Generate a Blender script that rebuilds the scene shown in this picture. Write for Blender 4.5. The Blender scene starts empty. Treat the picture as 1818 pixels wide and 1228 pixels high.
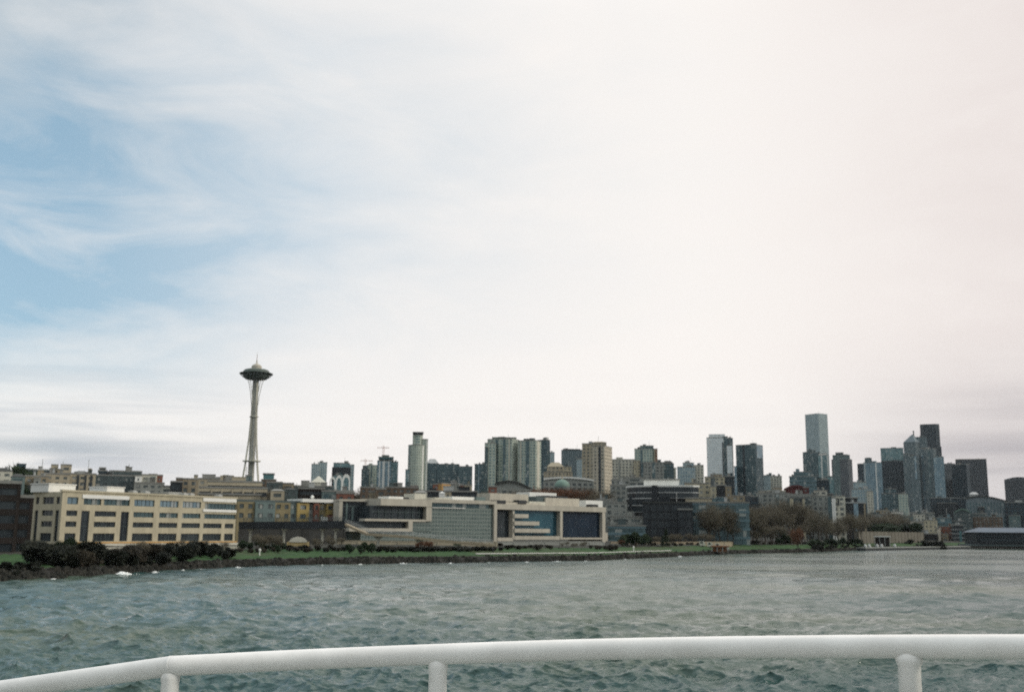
import bpy, bmesh, math, random
import numpy as np
from mathutils import Vector, Matrix
random.seed(7)
rng = np.random.default_rng(7)
C = bpy.context.scene.collection
SC = bpy.context.scene

# ------------------------------------------------------------------ camera
CAMZ = 9.0
FPX, CX, CY = 1840.0, 909.0, 614.0            # focal length and centre in photo pixels
PITCH = math.atan(328.0 / FPX)
ROLL = math.radians(0.52)
cam = bpy.data.cameras.new('camera')
camo = bpy.data.objects.new('camera', cam)
C.objects.link(camo)
RM = Matrix.Rotation(math.pi / 2 + PITCH, 3, 'X') @ Matrix.Rotation(ROLL, 3, 'Z')
camo.matrix_world = Matrix.Translation((0, 0, CAMZ)) @ RM.to_4x4()
cam.sensor_width = 36.0
cam.lens = FPX / 1818.0 * 36.0
cam.clip_start = 0.1
cam.clip_end = 40000
cam.dof.use_dof = True
cam.dof.focus_distance = 4.2
cam.dof.aperture_fstop = 5.6
SC.camera = camo


def ray(px, py):
    return (RM @ Vector(((px - CX) / FPX, -(py - CY) / FPX, -1.0))).normalized()


def azel(px, py):
    d = ray(px, py)
    return math.atan2(d.x, d.y), math.asin(d.z)


def hor(px):
    "photo row of the horizon at a column"
    lo, hi = 700, 1200
    for _ in range(40):
        m = (lo + hi) / 2
        if ray(px, m).z > 0: lo = m
        else: hi = m
    return lo


def at(px, py, D):
    "world point seen at that photo pixel at horizontal distance D"
    d = ray(px, py)
    k = D / math.hypot(d.x, d.y)
    return Vector((d.x * k, d.y * k, CAMZ + d.z * k))


# ------------------------------------------------------------------ light
SUN_AZ, SUN_EL = math.radians(98), math.radians(24)   # to the right of the view
sund = Vector((math.sin(SUN_AZ) * math.cos(SUN_EL), math.cos(SUN_AZ) * math.cos(SUN_EL), math.sin(SUN_EL)))
sl = bpy.data.lights.new('sun', 'SUN')
sl.energy = 1.7
sl.angle = math.radians(12)
sl.color = (1.0, 0.93, 0.82)
so = bpy.data.objects.new('sun', sl)
so.rotation_euler = sund.to_track_quat('Z', 'Y').to_euler()
so.location = (0, 0, 50)
C.objects.link(so)

SC.view_settings.view_transform = 'Standard'
SC.view_settings.look = 'None'
SC.view_settings.exposure = 0.0
SC.view_settings.gamma = 1.0
SC.render.engine = 'CYCLES'
SC.cycles.use_denoising = False
SC.cycles.max_bounces = 5
SC.cycles.sample_clamp_direct = 3.0
SC.cycles.sample_clamp_indirect = 1.5
SC.cycles.volume_bounces = 0

world = bpy.data.worlds.new('World')
SC.world = world
world.use_nodes = True


class NT:
    "small helper for node trees"
    def __init__(s, tree):
        s.t = tree; s.n = tree.nodes; s.l = tree.links
    def new(s, kind, **kw):
        nd = s.n.new(kind)
        for k, v in kw.items(): setattr(nd, k, v)
        return nd
    def put(s, sock, v):
        if isinstance(v, bpy.types.NodeSocket): s.l.new(v, sock)
        elif v is not None: sock.default_value = v
    def m(s, op, a, b=None, c=None, clamp=False):
        nd = s.new('ShaderNodeMath', operation=op, use_clamp=clamp)
        for i, v in enumerate((a, b, c)):
            if v is not None: s.put(nd.inputs[i], v)
        return nd.outputs[0]
    def ramp(s, v, a, b, lo=0.0, hi=1.0, smooth=True):
        nd = s.new('ShaderNodeMapRange', interpolation_type='SMOOTHSTEP' if smooth else 'LINEAR')
        s.put(nd.inputs[0], v)
        for i, q in enumerate((a, b, lo, hi)): nd.inputs[i + 1].default_value = q
        return nd.outputs[0]
    def mix(s, f, a, b, mode='MIX'):
        nd = s.new('ShaderNodeMix', data_type='RGBA', blend_type=mode)
        s.put(nd.inputs[0], f)
        for i, v in ((6, a), (7, b)):
            s.put(nd.inputs[i], v if isinstance(v, bpy.types.NodeSocket) else (*v, 1.0))
        return nd.outputs[2]
    def comb(s, x, y, z):
        nd = s.new('ShaderNodeCombineXYZ')
        for i, v in enumerate((x, y, z)): s.put(nd.inputs[i], v)
        return nd.outputs[0]
    def noise(s, vec, scale, detail=4, rough=.55, dist=0.0):
        nd = s.new('ShaderNodeTexNoise')
        s.put(nd.inputs['Vector'], vec)
        nd.inputs['Scale'].default_value = scale
        nd.inputs['Detail'].default_value = detail
        nd.inputs['Roughness'].default_value = rough
        nd.inputs['Distortion'].default_value = dist
        return nd.outputs[0]


def build_sky():
    w = NT(world.node_tree)
    w.n.clear()
    out = w.new('ShaderNodeOutputWorld')
    bg = w.new('ShaderNodeBackground')
    w.l.new(bg.outputs[0], out.inputs[0])
    sky = w.new('ShaderNodeTexSky', sky_type='NISHITA')
    sky.sun_disc = False
    sky.sun_elevation = SUN_EL
    sky.sun_rotation = SUN_AZ
    sky.air_density = 1.0; sky.dust_density = 0.6; sky.ozone_density = 1.5
    tc = w.new('ShaderNodeTexCoord')
    sp = w.new('ShaderNodeSeparateXYZ')
    w.l.new(tc.outputs['Generated'], sp.inputs[0])
    x, y, z = sp.outputs
    az = w.m('ARCTAN2', x, y)
    el = w.m('ARCSINE', z)
    # cloud layer seen in perspective
    zz = w.m('ADD', w.m('MAXIMUM', z, 0.0), 0.10)
    p = w.comb(w.m('DIVIDE', x, zz), w.m('DIVIDE', y, zz), 3.0)
    n1 = w.noise(p, 0.9, 7, .58, .35)
    n2 = w.noise(w.comb(w.m('MULTIPLY', az, 3.2), w.m('MULTIPLY', el, 9.0), 1.7), 1.6, 6, .6, .5)
    n3 = w.noise(w.comb(w.m('MULTIPLY', az, 2.2), w.m('MULTIPLY', el, 34.0), 5.1), 1.3, 4, .5, .3)
    # opening in the clouds at the left
    a0, e0 = azel(-60, 455)
    da = w.m('SUBTRACT', az, a0); de = w.m('SUBTRACT', el, e0)
    deu = w.m('DIVIDE', w.m('MAXIMUM', de, 0.0), 0.25)
    ded = w.m('DIVIDE', w.m('MINIMUM', de, 0.0), 0.13)
    skew = w.m('SUBTRACT', da, w.m('MULTIPLY', de, 0.8))
    dx = w.m('DIVIDE', skew, 0.43)
    r2 = w.m('ADD', w.m('MULTIPLY', dx, dx), w.m('ADD', w.m('MULTIPLY', deu, deu), w.m('MULTIPLY', ded, ded)))
    blob = w.m('POWER', 2.718, w.m('MULTIPLY', r2, -1.25))
    tex = w.m('ADD', w.m('MULTIPLY', w.m('SUBTRACT', n2, .5), 2.2), w.m('MULTIPLY', w.m('SUBTRACT', n1, .5), 1.1))
    hole = w.m('MULTIPLY', blob, w.m('ADD', 1.10, w.m('MULTIPLY', tex, -1.0)), clamp=True)
    hole = w.m('MULTIPLY', hole, 0.95, clamp=True)
    # cloud colours
    white = (0.985, 0.94, 0.90)
    pink = (0.77, 0.695, 0.675)
    grey = (0.47, 0.50, 0.56)
    mauve = (0.37, 0.355, 0.385)
    ar = azel(1500, 600)[0]; ar2 = azel(1900, 600)[0]
    right = w.ramp(az, azel(1150, 500)[0], ar2 + .05)
    col = w.mix(w.m('MULTIPLY', right, w.m('ADD', .35, w.m('MULTIPLY', n2, .75))), white, pink)
    # grey mottled cloud upper left
    ul = w.m('MULTIPLY', w.ramp(az, azel(1000, 100)[0], azel(-100, 100)[0]), w.ramp(el, azel(600, 480)[1], azel(300, 80)[1]))
    col = w.mix(w.m('MULTIPLY', ul, w.ramp(n1, .38, .66, 1.0, .15)), col, w.mix(w.ramp(az, azel(-60, 100)[0], azel(520, 100)[0]), (0.37, 0.46, 0.52), (0.53, 0.58, 0.63)))
    # low streaks
    low = w.ramp(el, 0.19, 0.04)
    lowr = w.m('MULTIPLY', w.ramp(az, azel(1330, 800)[0], azel(1860, 800)[0]), w.ramp(el, 0.19, 0.05))
    lowr = w.m('MULTIPLY', lowr, w.ramp(n3, .30, .70, .85, .35))
    col = w.mix(lowr, col, mauve)
    lowl = w.m('MULTIPLY', w.ramp(az, azel(560, 800)[0], azel(100, 800)[0]), w.m('MULTIPLY', low, w.ramp(n3, .45, .62)))
    col = w.mix(w.m('MULTIPLY', lowl, .75), col, grey)
    lowc = w.m('MULTIPLY', low, w.ramp(n3, .48, .68, 0.0, .30))
    col = w.mix(w.m('MULTIPLY', lowc, .35), col, (0.62, 0.62, 0.64))
    # long lens shaped grey cloud low at the left
    la, le = azel(110, 792)
    g1 = w.m('DIVIDE', w.m('SUBTRACT', az, la), .105); g2 = w.m('DIVIDE', w.m('ADD', w.m('SUBTRACT', el, le), w.m('MULTIPLY', w.m('SUBTRACT', n2, .5), .02)), .0075)
    lens = w.m('POWER', 2.718, w.m('MULTIPLY', w.m('ADD', w.m('MULTIPLY', g1, g1), w.m('MULTIPLY', g2, g2)), -1.0))
    col = w.mix(w.m('MULTIPLY', lens, .8), col, (0.40, 0.44, 0.49))
    # behind the camera the cloud is thicker
    back = w.ramp(y, 0.25, -0.5)
    col = w.mix(back, col, w.mix(n1, (0.36, 0.42, 0.46), (0.66, 0.66, 0.64)))
    skyc = w.new('ShaderNodeVectorMath', operation='SCALE')
    w.l.new(sky.outputs[0], skyc.inputs[0])
    skyc.inputs['Scale'].default_value = 0.15
    blue = w.mix(0.62, skyc.outputs[0], (0.30, 0.50, 0.62))
    blue = w.mix(w.ramp(az, azel(40, 450)[0], azel(620, 450)[0], 0.0, .80), blue, (0.58, 0.69, 0.78))
    fin = w.mix(hole, col, blue)
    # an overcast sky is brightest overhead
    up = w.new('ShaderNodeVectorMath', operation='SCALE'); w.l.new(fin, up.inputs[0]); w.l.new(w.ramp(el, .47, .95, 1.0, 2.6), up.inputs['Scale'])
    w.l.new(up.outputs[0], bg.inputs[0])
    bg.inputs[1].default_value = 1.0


build_sky()


# ------------------------------------------------------------------ materials
MATS = {}


def mat(name, col, rough=.85, var=.18, scale=.35, metallic=0.0, spec=.28, streak=False, var2=None):
    "painted / stone / concrete surface with uneven tone"
    if name in MATS: return MATS[name]
    m = bpy.data.materials.new(name); m.use_nodes = True
    t = NT(m.node_tree)
    b = t.n['Principled BSDF']
    tc = t.new('ShaderNodeTexCoord')
    mp = t.new('ShaderNodeMapping')
    if streak: mp.inputs['Scale'].default_value = (1, 1, .25)
    t.l.new(tc.outputs['Object'], mp.inputs[0])
    n = t.noise(mp.outputs[0], scale, 6, .62)
    n_ = t.noise(mp.outputs[0], scale * 9, 3, .6)
    f = t.m('ADD', t.m('MULTIPLY', n, .7), t.m('MULTIPLY', n_, .3))
    lo = [c * (1 - var) for c in col]; hi = [min(c * (1 + var), .95) for c in (var2 or col)]
    t.l.new(t.mix(t.ramp(f, .32, .68), lo, hi), b.inputs['Base Color'])
    b.inputs['Roughness'].default_value = rough
    b.inputs['Metallic'].default_value = metallic
    b.inputs['Specular IOR Level'].default_value = spec
    MATS[name] = m
    return m


def glass(name, c1, c2, bay=1.5, fh=3.4, rough=.12, metallic=.45, mull=0.0, mcol=(.2, .2, .2), blinds=.12, spec=.5):
    "window glass: every pane its own tone, some with blinds"
    if name in MATS: return MATS[name]
    m = bpy.data.materials.new(name); m.use_nodes = True
    t = NT(m.node_tree)
    b = t.n['Principled BSDF']
    uv = t.new('ShaderNodeUVMap')
    sp = t.new('ShaderNodeSeparateXYZ'); t.l.new(uv.outputs[0], sp.inputs[0])
    u = t.m('DIVIDE', sp.outputs[0], bay); v = t.m('DIVIDE', sp.outputs[1], fh)
    cell = t.comb(t.m('FLOOR', u), t.m('FLOOR', v), 0.0)
    wn = t.new('ShaderNodeTexWhiteNoise', noise_dimensions='2D'); t.l.new(cell, wn.inputs[0])
    big = t.noise(uv.outputs[0], .035, 3, .6)
    f = t.m('ADD', t.m('MULTIPLY', wn.outputs[0], .6), t.m('MULTIPLY', t.ramp(big, .3, .7), .5), clamp=True)
    col = t.mix(f, c1, c2)
    bl = t.m('GREATER_THAN', wn.outputs[0], 1 - blinds)
    col = t.mix(t.m('MULTIPLY', bl, .55), col, (.42, .42, .38))
    if mull > 0:
        fu = t.m('FRACT', u); fv = t.m('FRACT', v)
        k = t.m('MAXIMUM', t.m('LESS_THAN', fu, mull), t.m('LESS_THAN', fv, mull * 1.6))
        col = t.mix(k, col, mcol)
        t.l.new(t.m('MULTIPLY', t.m('SUBTRACT', 1.0, k), metallic), b.inputs['Metallic'])
        t.l.new(t.m('ADD', t.m('MULTIPLY', k, .4), rough), b.inputs['Roughness'])
    else:
        b.inputs['Metallic'].default_value = metallic
        b.inputs['Roughness'].default_value = rough
    t.l.new(col, b.inputs['Base Color'])
    b.inputs['Specular IOR Level'].default_value = spec
    # panes are never perfectly flat
    bm_ = t.new('ShaderNodeBump'); bm_.inputs['Strength'].default_value = .05; bm_.inputs['Distance'].default_value = .4
    t.l.new(t.noise(uv.outputs[0], .5, 2), bm_.inputs['Height'])
    t.l.new(bm_.outputs[0], b.inputs['Normal'])
    MATS[name] = m
    return m


# ------------------------------------------------------------------ mesh helpers
class MB:
    def __init__(s):
        s.v = []; s.f = []; s.m = []; s.uv = []
    def face(s, pts, mi=0, uv=None):
        n = len(s.v); s.v += [tuple(p) for p in pts]
        s.f.append(tuple(range(n, n + len(pts)))); s.m.append(mi)
        if uv is None: uv = [(p[0] + p[1], p[2]) for p in pts]
        s.uv += uv
    def prism(s, foot, z0, z1, mi=0, top=None, bottom=True, u0=0.0):
        "foot is counter-clockwise; top may be another outline with as many corners"
        top = top or foot
        u = u0; n = len(foot)
        for i in range(n):
            a, b = foot[i], foot[(i + 1) % n]; a2, b2 = top[i], top[(i + 1) % n]
            L = math.hypot(b[0] - a[0], b[1] - a[1])
            s.face([(a[0], a[1], z0), (b[0], b[1], z0), (b2[0], b2[1], z1), (a2[0], a2[1], z1)], mi,
                   [(u, z0), (u + L, z0), (u + L, z1), (u, z1)])
            u += L
        s.face([(p[0], p[1], z1) for p in top], mi)
        if bottom: s.face([(p[0], p[1], z0) for p in reversed(foot)], mi)
    def obox(s, o, ux, x0, x1, y0, y1, z0, z1, mi=0):
        "box in a frame turned about z: ux is the local x axis, local y is ux turned by 90 degrees"
        uy = (-ux[1], ux[0])
        P = lambda x, y: (o[0] + ux[0] * x + uy[0] * y, o[1] + ux[1] * x + uy[1] * y)
        s.prism([P(x0, y0), P(x1, y0), P(x1, y1), P(x0, y1)], z0, z1, mi)
    def box(s, x0, x1, y0, y1, z0, z1, mi=0):
        s.prism([(x0, y0), (x1, y0), (x1, y1), (x0, y1)], z0, z1, mi)
    def tube(s, pts, rad, n=8, mi=0, caps=True):
        pts = [Vector(p) for p in pts]
        if not isinstance(rad, (list, tuple)): rad = [rad] * len(pts)
        rings = []
        for i, p in enumerate(pts):
            d = (pts[min(i + 1, len(pts) - 1)] - pts[max(i - 1, 0)]).normalized()
            a = d.orthogonal().normalized() if i == 0 else (A - d * A.dot(d)).normalized()
            A = a; b = d.cross(a)
            base = len(s.v)
            for k in range(n):
                t = 2 * math.pi * k / n
                s.v.append(tuple(p + (a * math.cos(t) + b * math.sin(t)) * rad[i]))
            rings.append(base)
        for i in range(len(pts) - 1):
            for k in range(n):
                k2 = (k + 1) % n
                s.f.append((rings[i] + k, rings[i] + k2, rings[i + 1] + k2, rings[i + 1] + k)); s.m.append(mi)
                s.uv += [(k, i), (k + 1, i), (k + 1, i + 1), (k, i + 1)]
        if caps:
            for base, rev in ((rings[0], True), (rings[-1], False)):
                idx = [base + k for k in range(n)]
                if rev: idx.reverse()
                s.f.append(tuple(idx)); s.m.append(mi); s.uv += [(0, 0)] * n
    def lathe(s, prof, n=32, c=(0, 0), mi=0):
        base = len(s.v)
        for r, z in prof:
            for k in range(n):
                t = 2 * math.pi * k / n
                s.v.append((c[0] + r * math.cos(t), c[1] + r * math.sin(t), z))
        for i in range(len(prof) - 1):
            for k in range(n):
                k2 = (k + 1) % n
                a = base + i * n
                s.f.append((a + k, a + k2, a + n + k2, a + n + k)); s.m.append(mi)
                s.uv += [(k, prof[i][1]), (k + 1, prof[i][1]), (k + 1, prof[i + 1][1]), (k, prof[i + 1][1])]
    def build(s, name, mats, parent=None, org=(0, 0, 0), smooth=False):
        me = bpy.data.meshes.new(name)
        o_ = Vector(org)
        me.from_pydata([tuple(Vector(v) - o_) for v in s.v], [], s.f)
        if not isinstance(mats, (list, tuple)): mats = [mats]
        for m_ in mats: me.materials.append(m_)
        me.polygons.foreach_set('material_index', s.m)
        if smooth: me.polygons.foreach_set('use_smooth', [True] * len(s.f))
        ul = me.uv_layers.new(name='UVMap')
        if len(s.uv) == len(me.loops):
            ul.data.foreach_set('uv', [q for p in s.uv for q in p])
        me.update()
        ob = bpy.data.objects.new(name, me)
        C.objects.link(ob)
        if parent is not None: ob.parent = parent
        else: ob.location = org
        return ob


def tag(o, label=None, cat=None, group=None, kind=None):
    if label: o['label'] = label
    if cat: o['category'] = cat
    if group: o['group'] = group
    if kind: o['kind'] = kind
    return o


def empty(name, loc, label, cat, group=None):
    o = bpy.data.objects.new(name, None)
    o.empty_display_size = .5
    o.location = loc
    C.objects.link(o)
    return tag(o, label, cat, group)


def kids(o): return [c for c in ALLKIDS.get(o.name, [])]


def copy_tree(src, children, loc, rz=0.0, sc=(1, 1, 1), label=None, cat=None, group=None):
    r = src.copy(); C.objects.link(r)
    r.location = loc; r.rotation_euler = (0, 0, rz); r.scale = sc
    tag(r, label, cat, group)
    for ch in children:
        c = ch.copy(); C.objects.link(c); c.parent = r
    return r


# ------------------------------------------------------------------ shore and terrain
SH = [(-900, 1130), (-400, 1068), (-150, 1042), (0, 1030), (100, 1026), (200, 1019), (300, 1012), (400, 1007), (600, 1001), (760, 999),
      (900, 997), (1050, 995), (1180, 989), (1290, 983), (1400, 981), (1480, 978.5), (1530, 975.5), (1600, 974), (1690, 972), (1818, 972), (2000, 974), (2400, 975)]
SHA = []
for px_, py_ in SH:
    d_ = ray(px_, py_)
    k_ = -CAMZ / d_.z
    SHA.append((math.atan2(d_.x, d_.y), math.hypot(d_.x, d_.y) * k_))
SHA.append((math.radians(62), 2500)); SHA.append((math.radians(75), 9000))
SA = np.array([a for a, r in SHA]); SR = np.array([r for a, r in SHA])


def shore(a): return float(np.interp(a, SA, SR))


HS = np.array([-40, -6, 0, 3, 8, 25, 60, 150, 260, 420, 700, 1000, 1500, 2500, 9000])
HZ = np.array([-4, -1.2, 0.1, 1.3, 1.9, 2.7, 4.0, 5.0, 7.0, 17, 33, 42, 48, 48, 40])


def ground_pol(a, r):
    s = r - shore(a)
    h = float(np.interp(s, HS, HZ))
    if s > 150:
        h += 5.0 * math.sin(a * 9 + 1.3) * min(1, (s - 150) / 400)
    return h


def ground(x, y): return ground_pol(math.atan2(x, y), math.hypot(x, y))


def gpx(px, D):
    "ground point in the direction of a photo column at distance D"
    a = azel(px, 940)[0]
    x, y = D * math.sin(a), D * math.cos(a)
    return Vector((x, y, ground(x, y)))


# ------------------------------------------------------------------ water
def build_water():
    rings = [4.0]
    while rings[-1] < 7000:
        r = rings[-1]
        rings.append(r + (max(.16, r * r * 3.0e-5) if 42 < r < 900 else (2.5 if r < 42 else r * .06)))
    rr = np.array(rings)
    an = np.concatenate([np.arange(-math.pi, -.62, .06), np.arange(-.62, .62, .00165), np.arange(.62, math.pi - .03, .06)])
    na, nr = len(an), len(rr)
    A, R = np.meshgrid(an, rr)
    X = R * np.sin(A); Y = R * np.cos(A); Z = np.zeros_like(X)
    dr = np.gradient(rr)[:, None] + 0 * A
    dx, dy = np.zeros_like(X), np.zeros_like(X)
    g = np.random.default_rng(3)
    for i in range(76):
        lam = .65 * (12.0 / .65) ** g.random()
        th = math.radians(205) + g.normal() * .7
        k = 2 * math.pi / lam
        amp = .0142 * lam ** .60 * g.uniform(.6, 1.3)
        ph = g.uniform(0, 2 * math.pi)
        kx, ky = k * math.sin(th), k * math.cos(th)
        fade = np.clip((lam / (dr * 2.2)) - 1.0, 0, 1)
        # patches of rougher and calmer water
        q = kx * X + ky * Y + ph + .8 * np.sin(.021 * X + i) + .8 * np.sin(.017 * Y + 2 * i)
        Z += amp * fade * np.cos(q)
        dx -= 1.0 * amp * fade * math.sin(th) * np.sin(q)
        dy -= 1.0 * amp * fade * math.cos(th) * np.sin(q)
    gust = .8 + .3 * np.sin(.011 * X + .6) * np.sin(.013 * Y + 1.1) + .15 * np.sin(.04 * X + .03 * Y)
    Z *= gust
    X = X + dx; Y = Y + dy
    v = np.stack([X, Y, Z], -1).reshape(-1, 3)
    centre = len(v)
    v = np.vstack([v, [[0, 0, 0]]])
    idx = np.arange(nr * na).reshape(nr, na)
    a = idx[:-1, :]; b = np.roll(a, -1, 1); d = idx[1:, :]; c = np.roll(d, -1, 1)
    q = np.stack([a, b, c, d], -1).reshape(-1, 4)
    tri = np.stack([np.full(na, centre), np.roll(idx[0], -1), idx[0]], -1)
    me = bpy.data.meshes.new('water')
    me.vertices.add(len(v)); me.vertices.foreach_set('co', v.ravel())
    me.loops.add(q.size + tri.size)
    me.loops.foreach_set('vertex_index', np.concatenate([q[:, ::-1].ravel(), tri[:, ::-1].ravel()]))
    me.polygons.add(len(q) + len(tri))
    ls = np.concatenate([np.arange(len(q)) * 4, q.size + np.arange(len(tri)) * 3])
    lt = np.concatenate([np.full(len(q), 4), np.full(len(tri), 3)])
    me.polygons.foreach_set('loop_start', ls); me.polygons.foreach_set('loop_total', lt)
    me.polygons.foreach_set('use_smooth', np.ones(len(ls), dtype=bool))
    me.update(calc_edges=True); me.validate()
    m = bpy.data.materials.new('sea_water'); m.use_nodes = True
    t = NT(m.node_tree); bs = t.n['Principled BSDF']
    tc = t.new('ShaderNodeTexCoord')
    mp = t.new('ShaderNodeMapping'); t.l.new(tc.outputs['Object'], mp.inputs[0])
    mp.inputs['Rotation'].default_value = (0, 0, math.radians(-20)); mp.inputs['Scale'].default_value = (.55, 1.0, 1.0)
    big = t.noise(mp.outputs[0], .03, 4)
    t.l.new(t.mix(t.ramp(big, .35, .65), (.022, .062, .058), (.052, .080, .054)), bs.inputs['Base Color'])
    t.l.new(t.ramp(t.noise(mp.outputs[0], .018, 3), .38, .62, .07, .19), bs.inputs['Roughness'])
    bs.inputs['IOR'].default_value = 1.345
    h = t.m('ADD', t.m('ADD', t.m('MULTIPLY', t.noise(mp.outputs[0], .085, 2, .5), 4.0), t.m('MULTIPLY', t.noise(mp.outputs[0], .30, 3, .55), 1.5)),
            t.m('ADD', t.m('MULTIPLY', t.noise(mp.outputs[0], 1.1, 3, .62, .4), .60), t.m('MULTIPLY', t.noise(mp.outputs[0], 4.5, 2), .05)))
    bp = t.new('ShaderNodeBump'); bp.inputs['Strength'].default_value = .65; bp.inputs['Distance'].default_value = .85
    t.l.new(h, bp.inputs['Height']); t.l.new(bp.outputs[0], bs.inputs['Normal'])
    me.materials.append(m)
    o = bpy.data.objects.new('water', me); C.objects.link(o)
    tag(o, kind='structure')


build_water()


# ------------------------------------------------------------------ land
def zone_mat(name, cols, rough=.95, scale=.3):
    m = bpy.data.materials.new(name); m.use_nodes = True
    t = NT(m.node_tree); b = t.n['Principled BSDF']
    tc = t.new('ShaderNodeTexCoord')
    n = t.noise(tc.outputs['Object'], scale, 6, .65); n2 = t.noise(tc.outputs['Object'], scale * .16, 3)
    c = t.mix(t.ramp(n, .38, .62), cols[0], cols[1])
    c = t.mix(t.m('MULTIPLY', t.ramp(n2, .45, .65), .8), c, cols[2])
    t.l.new(c, b.inputs['Base Color']); b.inputs['Roughness'].default_value = rough
    b.inputs['Specular IOR Level'].default_value = .2
    bp = t.new('ShaderNodeBump'); bp.inputs['Strength'].default_value = .6; bp.inputs['Distance'].default_value = .3
    t.l.new(t.noise(tc.outputs['Object'], scale * 4, 4), bp.inputs['Height']); t.l.new(bp.outputs[0], b.inputs['Normal'])
    return m


M_GRASS = zone_mat('lawn_grass', [(.016, .046, .014), (.028, .068, .018), (.040, .052, .022)])
M_ROCK = zone_mat('wet_shore_rock', [(.012, .013, .012), (.030, .028, .023), (.020, .018, .015)], scale=.6)
M_SOIL = zone_mat('town_ground', [(.022, .026, .021), (.042, .040, .032), (.028, .032, .028)], scale=.12)
M_PATH = mat('path_concrete', (.42, .41, .37), .9, .15, 1.0)


def strip(name, s0, s1, a0, a1, m, da=.004, dz=0.0, nstep=6, slist=None):
    aa = np.arange(a0, a1 + da, da)
    ss = slist if slist is not None else np.linspace(s0, s1, nstep)
    vs = []
    for a in aa:
        R = shore(a)
        for s in ss:
            r = R + s
            wob = .8 * math.sin(a * 310) + .6 * math.sin(a * 743 + s) if s < 60 else 0
            vs.append(((r + wob) * math.sin(a), (r + wob) * math.cos(a), ground_pol(a, r) + dz + (.12 * math.sin(a * 900 + s * 3) if dz == 0 and s < 100 else 0)))
    n = len(ss)
    fs = [(i * n + j, (i + 1) * n + j, (i + 1) * n + j + 1, i * n + j + 1) for i in range(len(aa) - 1) for j in range(n - 1)]
    me = bpy.data.meshes.new(name); me.from_pydata(vs, [], [f[::-1] for f in fs]); me.materials.append(m)
    me.polygons.foreach_set('use_smooth', [True] * len(fs)); me.update()
    if me.polygons[len(fs) // 2].normal.z < 0: me.flip_normals()
    o = bpy.data.objects.new(name, me); C.objects.link(o)
    return tag(o, kind='structure')


AL, AR_ = math.radians(-48), math.radians(50)
strip('shore', -40, 6, AL, AR_, M_ROCK, slist=[-40, -15, -6, -3, 0, 1.5, 3, 4.5, 6])
strip('lawn', 6, 60, AL, AR_, M_GRASS, slist=[6, 8, 12, 18, 25, 34, 42])
strip('ground', 42, 9000, AL, AR_, M_SOIL, da=.006, slist=[42, 50, 60, 80, 110, 150, 200, 260, 330, 420, 500, 600, 700, 850, 1000, 1250, 1500, 2000, 2500, 4000])
strip('path', 9, 12, azel(845, 985)[0], azel(1190, 985)[0], M_PATH, dz=.22, nstep=3)


def rubble():
    mb = MB(); g = random.Random(5)
    for i in range(3600):
        px = g.uniform(-40, 1560); a = azel(px, 1000)[0]; s = abs(g.gauss(1.2, 2.0)) - .6
        r = shore(a) + s; q = g.uniform(.25, .75)
        x, y = r * math.sin(a), r * math.cos(a); z = max(ground_pol(a, r), -.1)
        n = 5; t0 = g.uniform(0, 6)
        f = [(x + q * g.uniform(.6, 1.2) * math.cos(t0 + k * 2 * math.pi / n), y + q * g.uniform(.6, 1.2) * math.sin(t0 + k * 2 * math.pi / n)) for k in range(n)]
        tp = [(x + (p[0] - x) * .55, y + (p[1] - y) * .55) for p in f]
        mb.prism(f, z - .3, z + q * g.uniform(.4, .9), 0, tp, bottom=False)
    o = mb.build('shore_rubble', M_RUB)
    tag(o, 'dark wet riprap boulders heaped along the whole waterline', 'rocks', kind='stuff')


M_RUB = zone_mat('riprap', [(.013, .014, .012), (.038, .038, .031), (.022, .020, .016)], scale=.9)
rubble()

M_FOAM = mat('sea_foam', (.80, .82, .80), .7, .06)


def foam():
    mb = MB(); g = random.Random(9)
    for px, py, w, h in [(218, 1014, 24, 1.9), (275, 1012, 7, .6), (325, 1010, 6, .5), (640, 999, 6, .5), (800, 997, 5, .5), (935, 995, 6, .5), (1110, 991, 5, .5), (95, 1025, 6, .6), (55 + 85, 1021, 9, .5), (357, 1009, 5, .5), (423, 1005, 9, .8), (715, 998, 15, .9), (490, 1003, 5, .5), (572, 1001, 4, .4), (990, 994.5, 14, .8), (1040, 993.5, 7, .5), (1207, 987.5, 6, 1.2), (868, 996, 5, .4)]:
        a = azel(px, py)[0]; r = shore(a) - 2.6
        wm = w * r / FPX
        for k in range(60):
            u = g.gauss(0, .42); aa = a + u * wm / r; q = h * g.uniform(.08, .30) * max(.2, 1 - abs(u))
            rr_ = r + g.uniform(-1.2, 1.2); x, y = rr_ * math.sin(aa), rr_ * math.cos(aa); n = 6
            f = [(x + q * 1.3 * g.uniform(.6, 1.2) * math.cos(k2), y + q * 1.3 * g.uniform(.6, 1.2) * math.sin(k2)) for k2 in [i * math.pi / 3 for i in range(n)]]
            mb.prism(f, -.2, q * g.uniform(.3, 1.1), 0, [(x + (p[0] - x) * .4, y + (p[1] - y) * .4) for p in f], bottom=False)
    tag(mb.build('sea_foam', M_FOAM), 'white foam where small waves break along the rocky shore', 'foam', kind='stuff')


foam()


# ------------------------------------------------------------------ building generator
def norm2(x, y):
    l = math.hypot(x, y); return (x / l, y / l)


def outset(foot, t):
    n = len(foot); out = []
    for i in range(n):
        p0, p1, p2 = foot[i - 1], foot[i], foot[(i + 1) % n]
        d1 = norm2(p1[0] - p0[0], p1[1] - p0[1]); d2 = norm2(p2[0] - p1[0], p2[1] - p1[1])
        n1 = (d1[1], -d1[0]); n2 = (d2[1], -d2[0])
        k = 1 + n1[0] * n2[0] + n1[1] * n2[1]
        k = max(k, .3)
        out.append((p1[0] + (n1[0] + n2[0]) / k * t, p1[1] + (n1[1] + n2[1]) / k * t))
    return out


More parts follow.
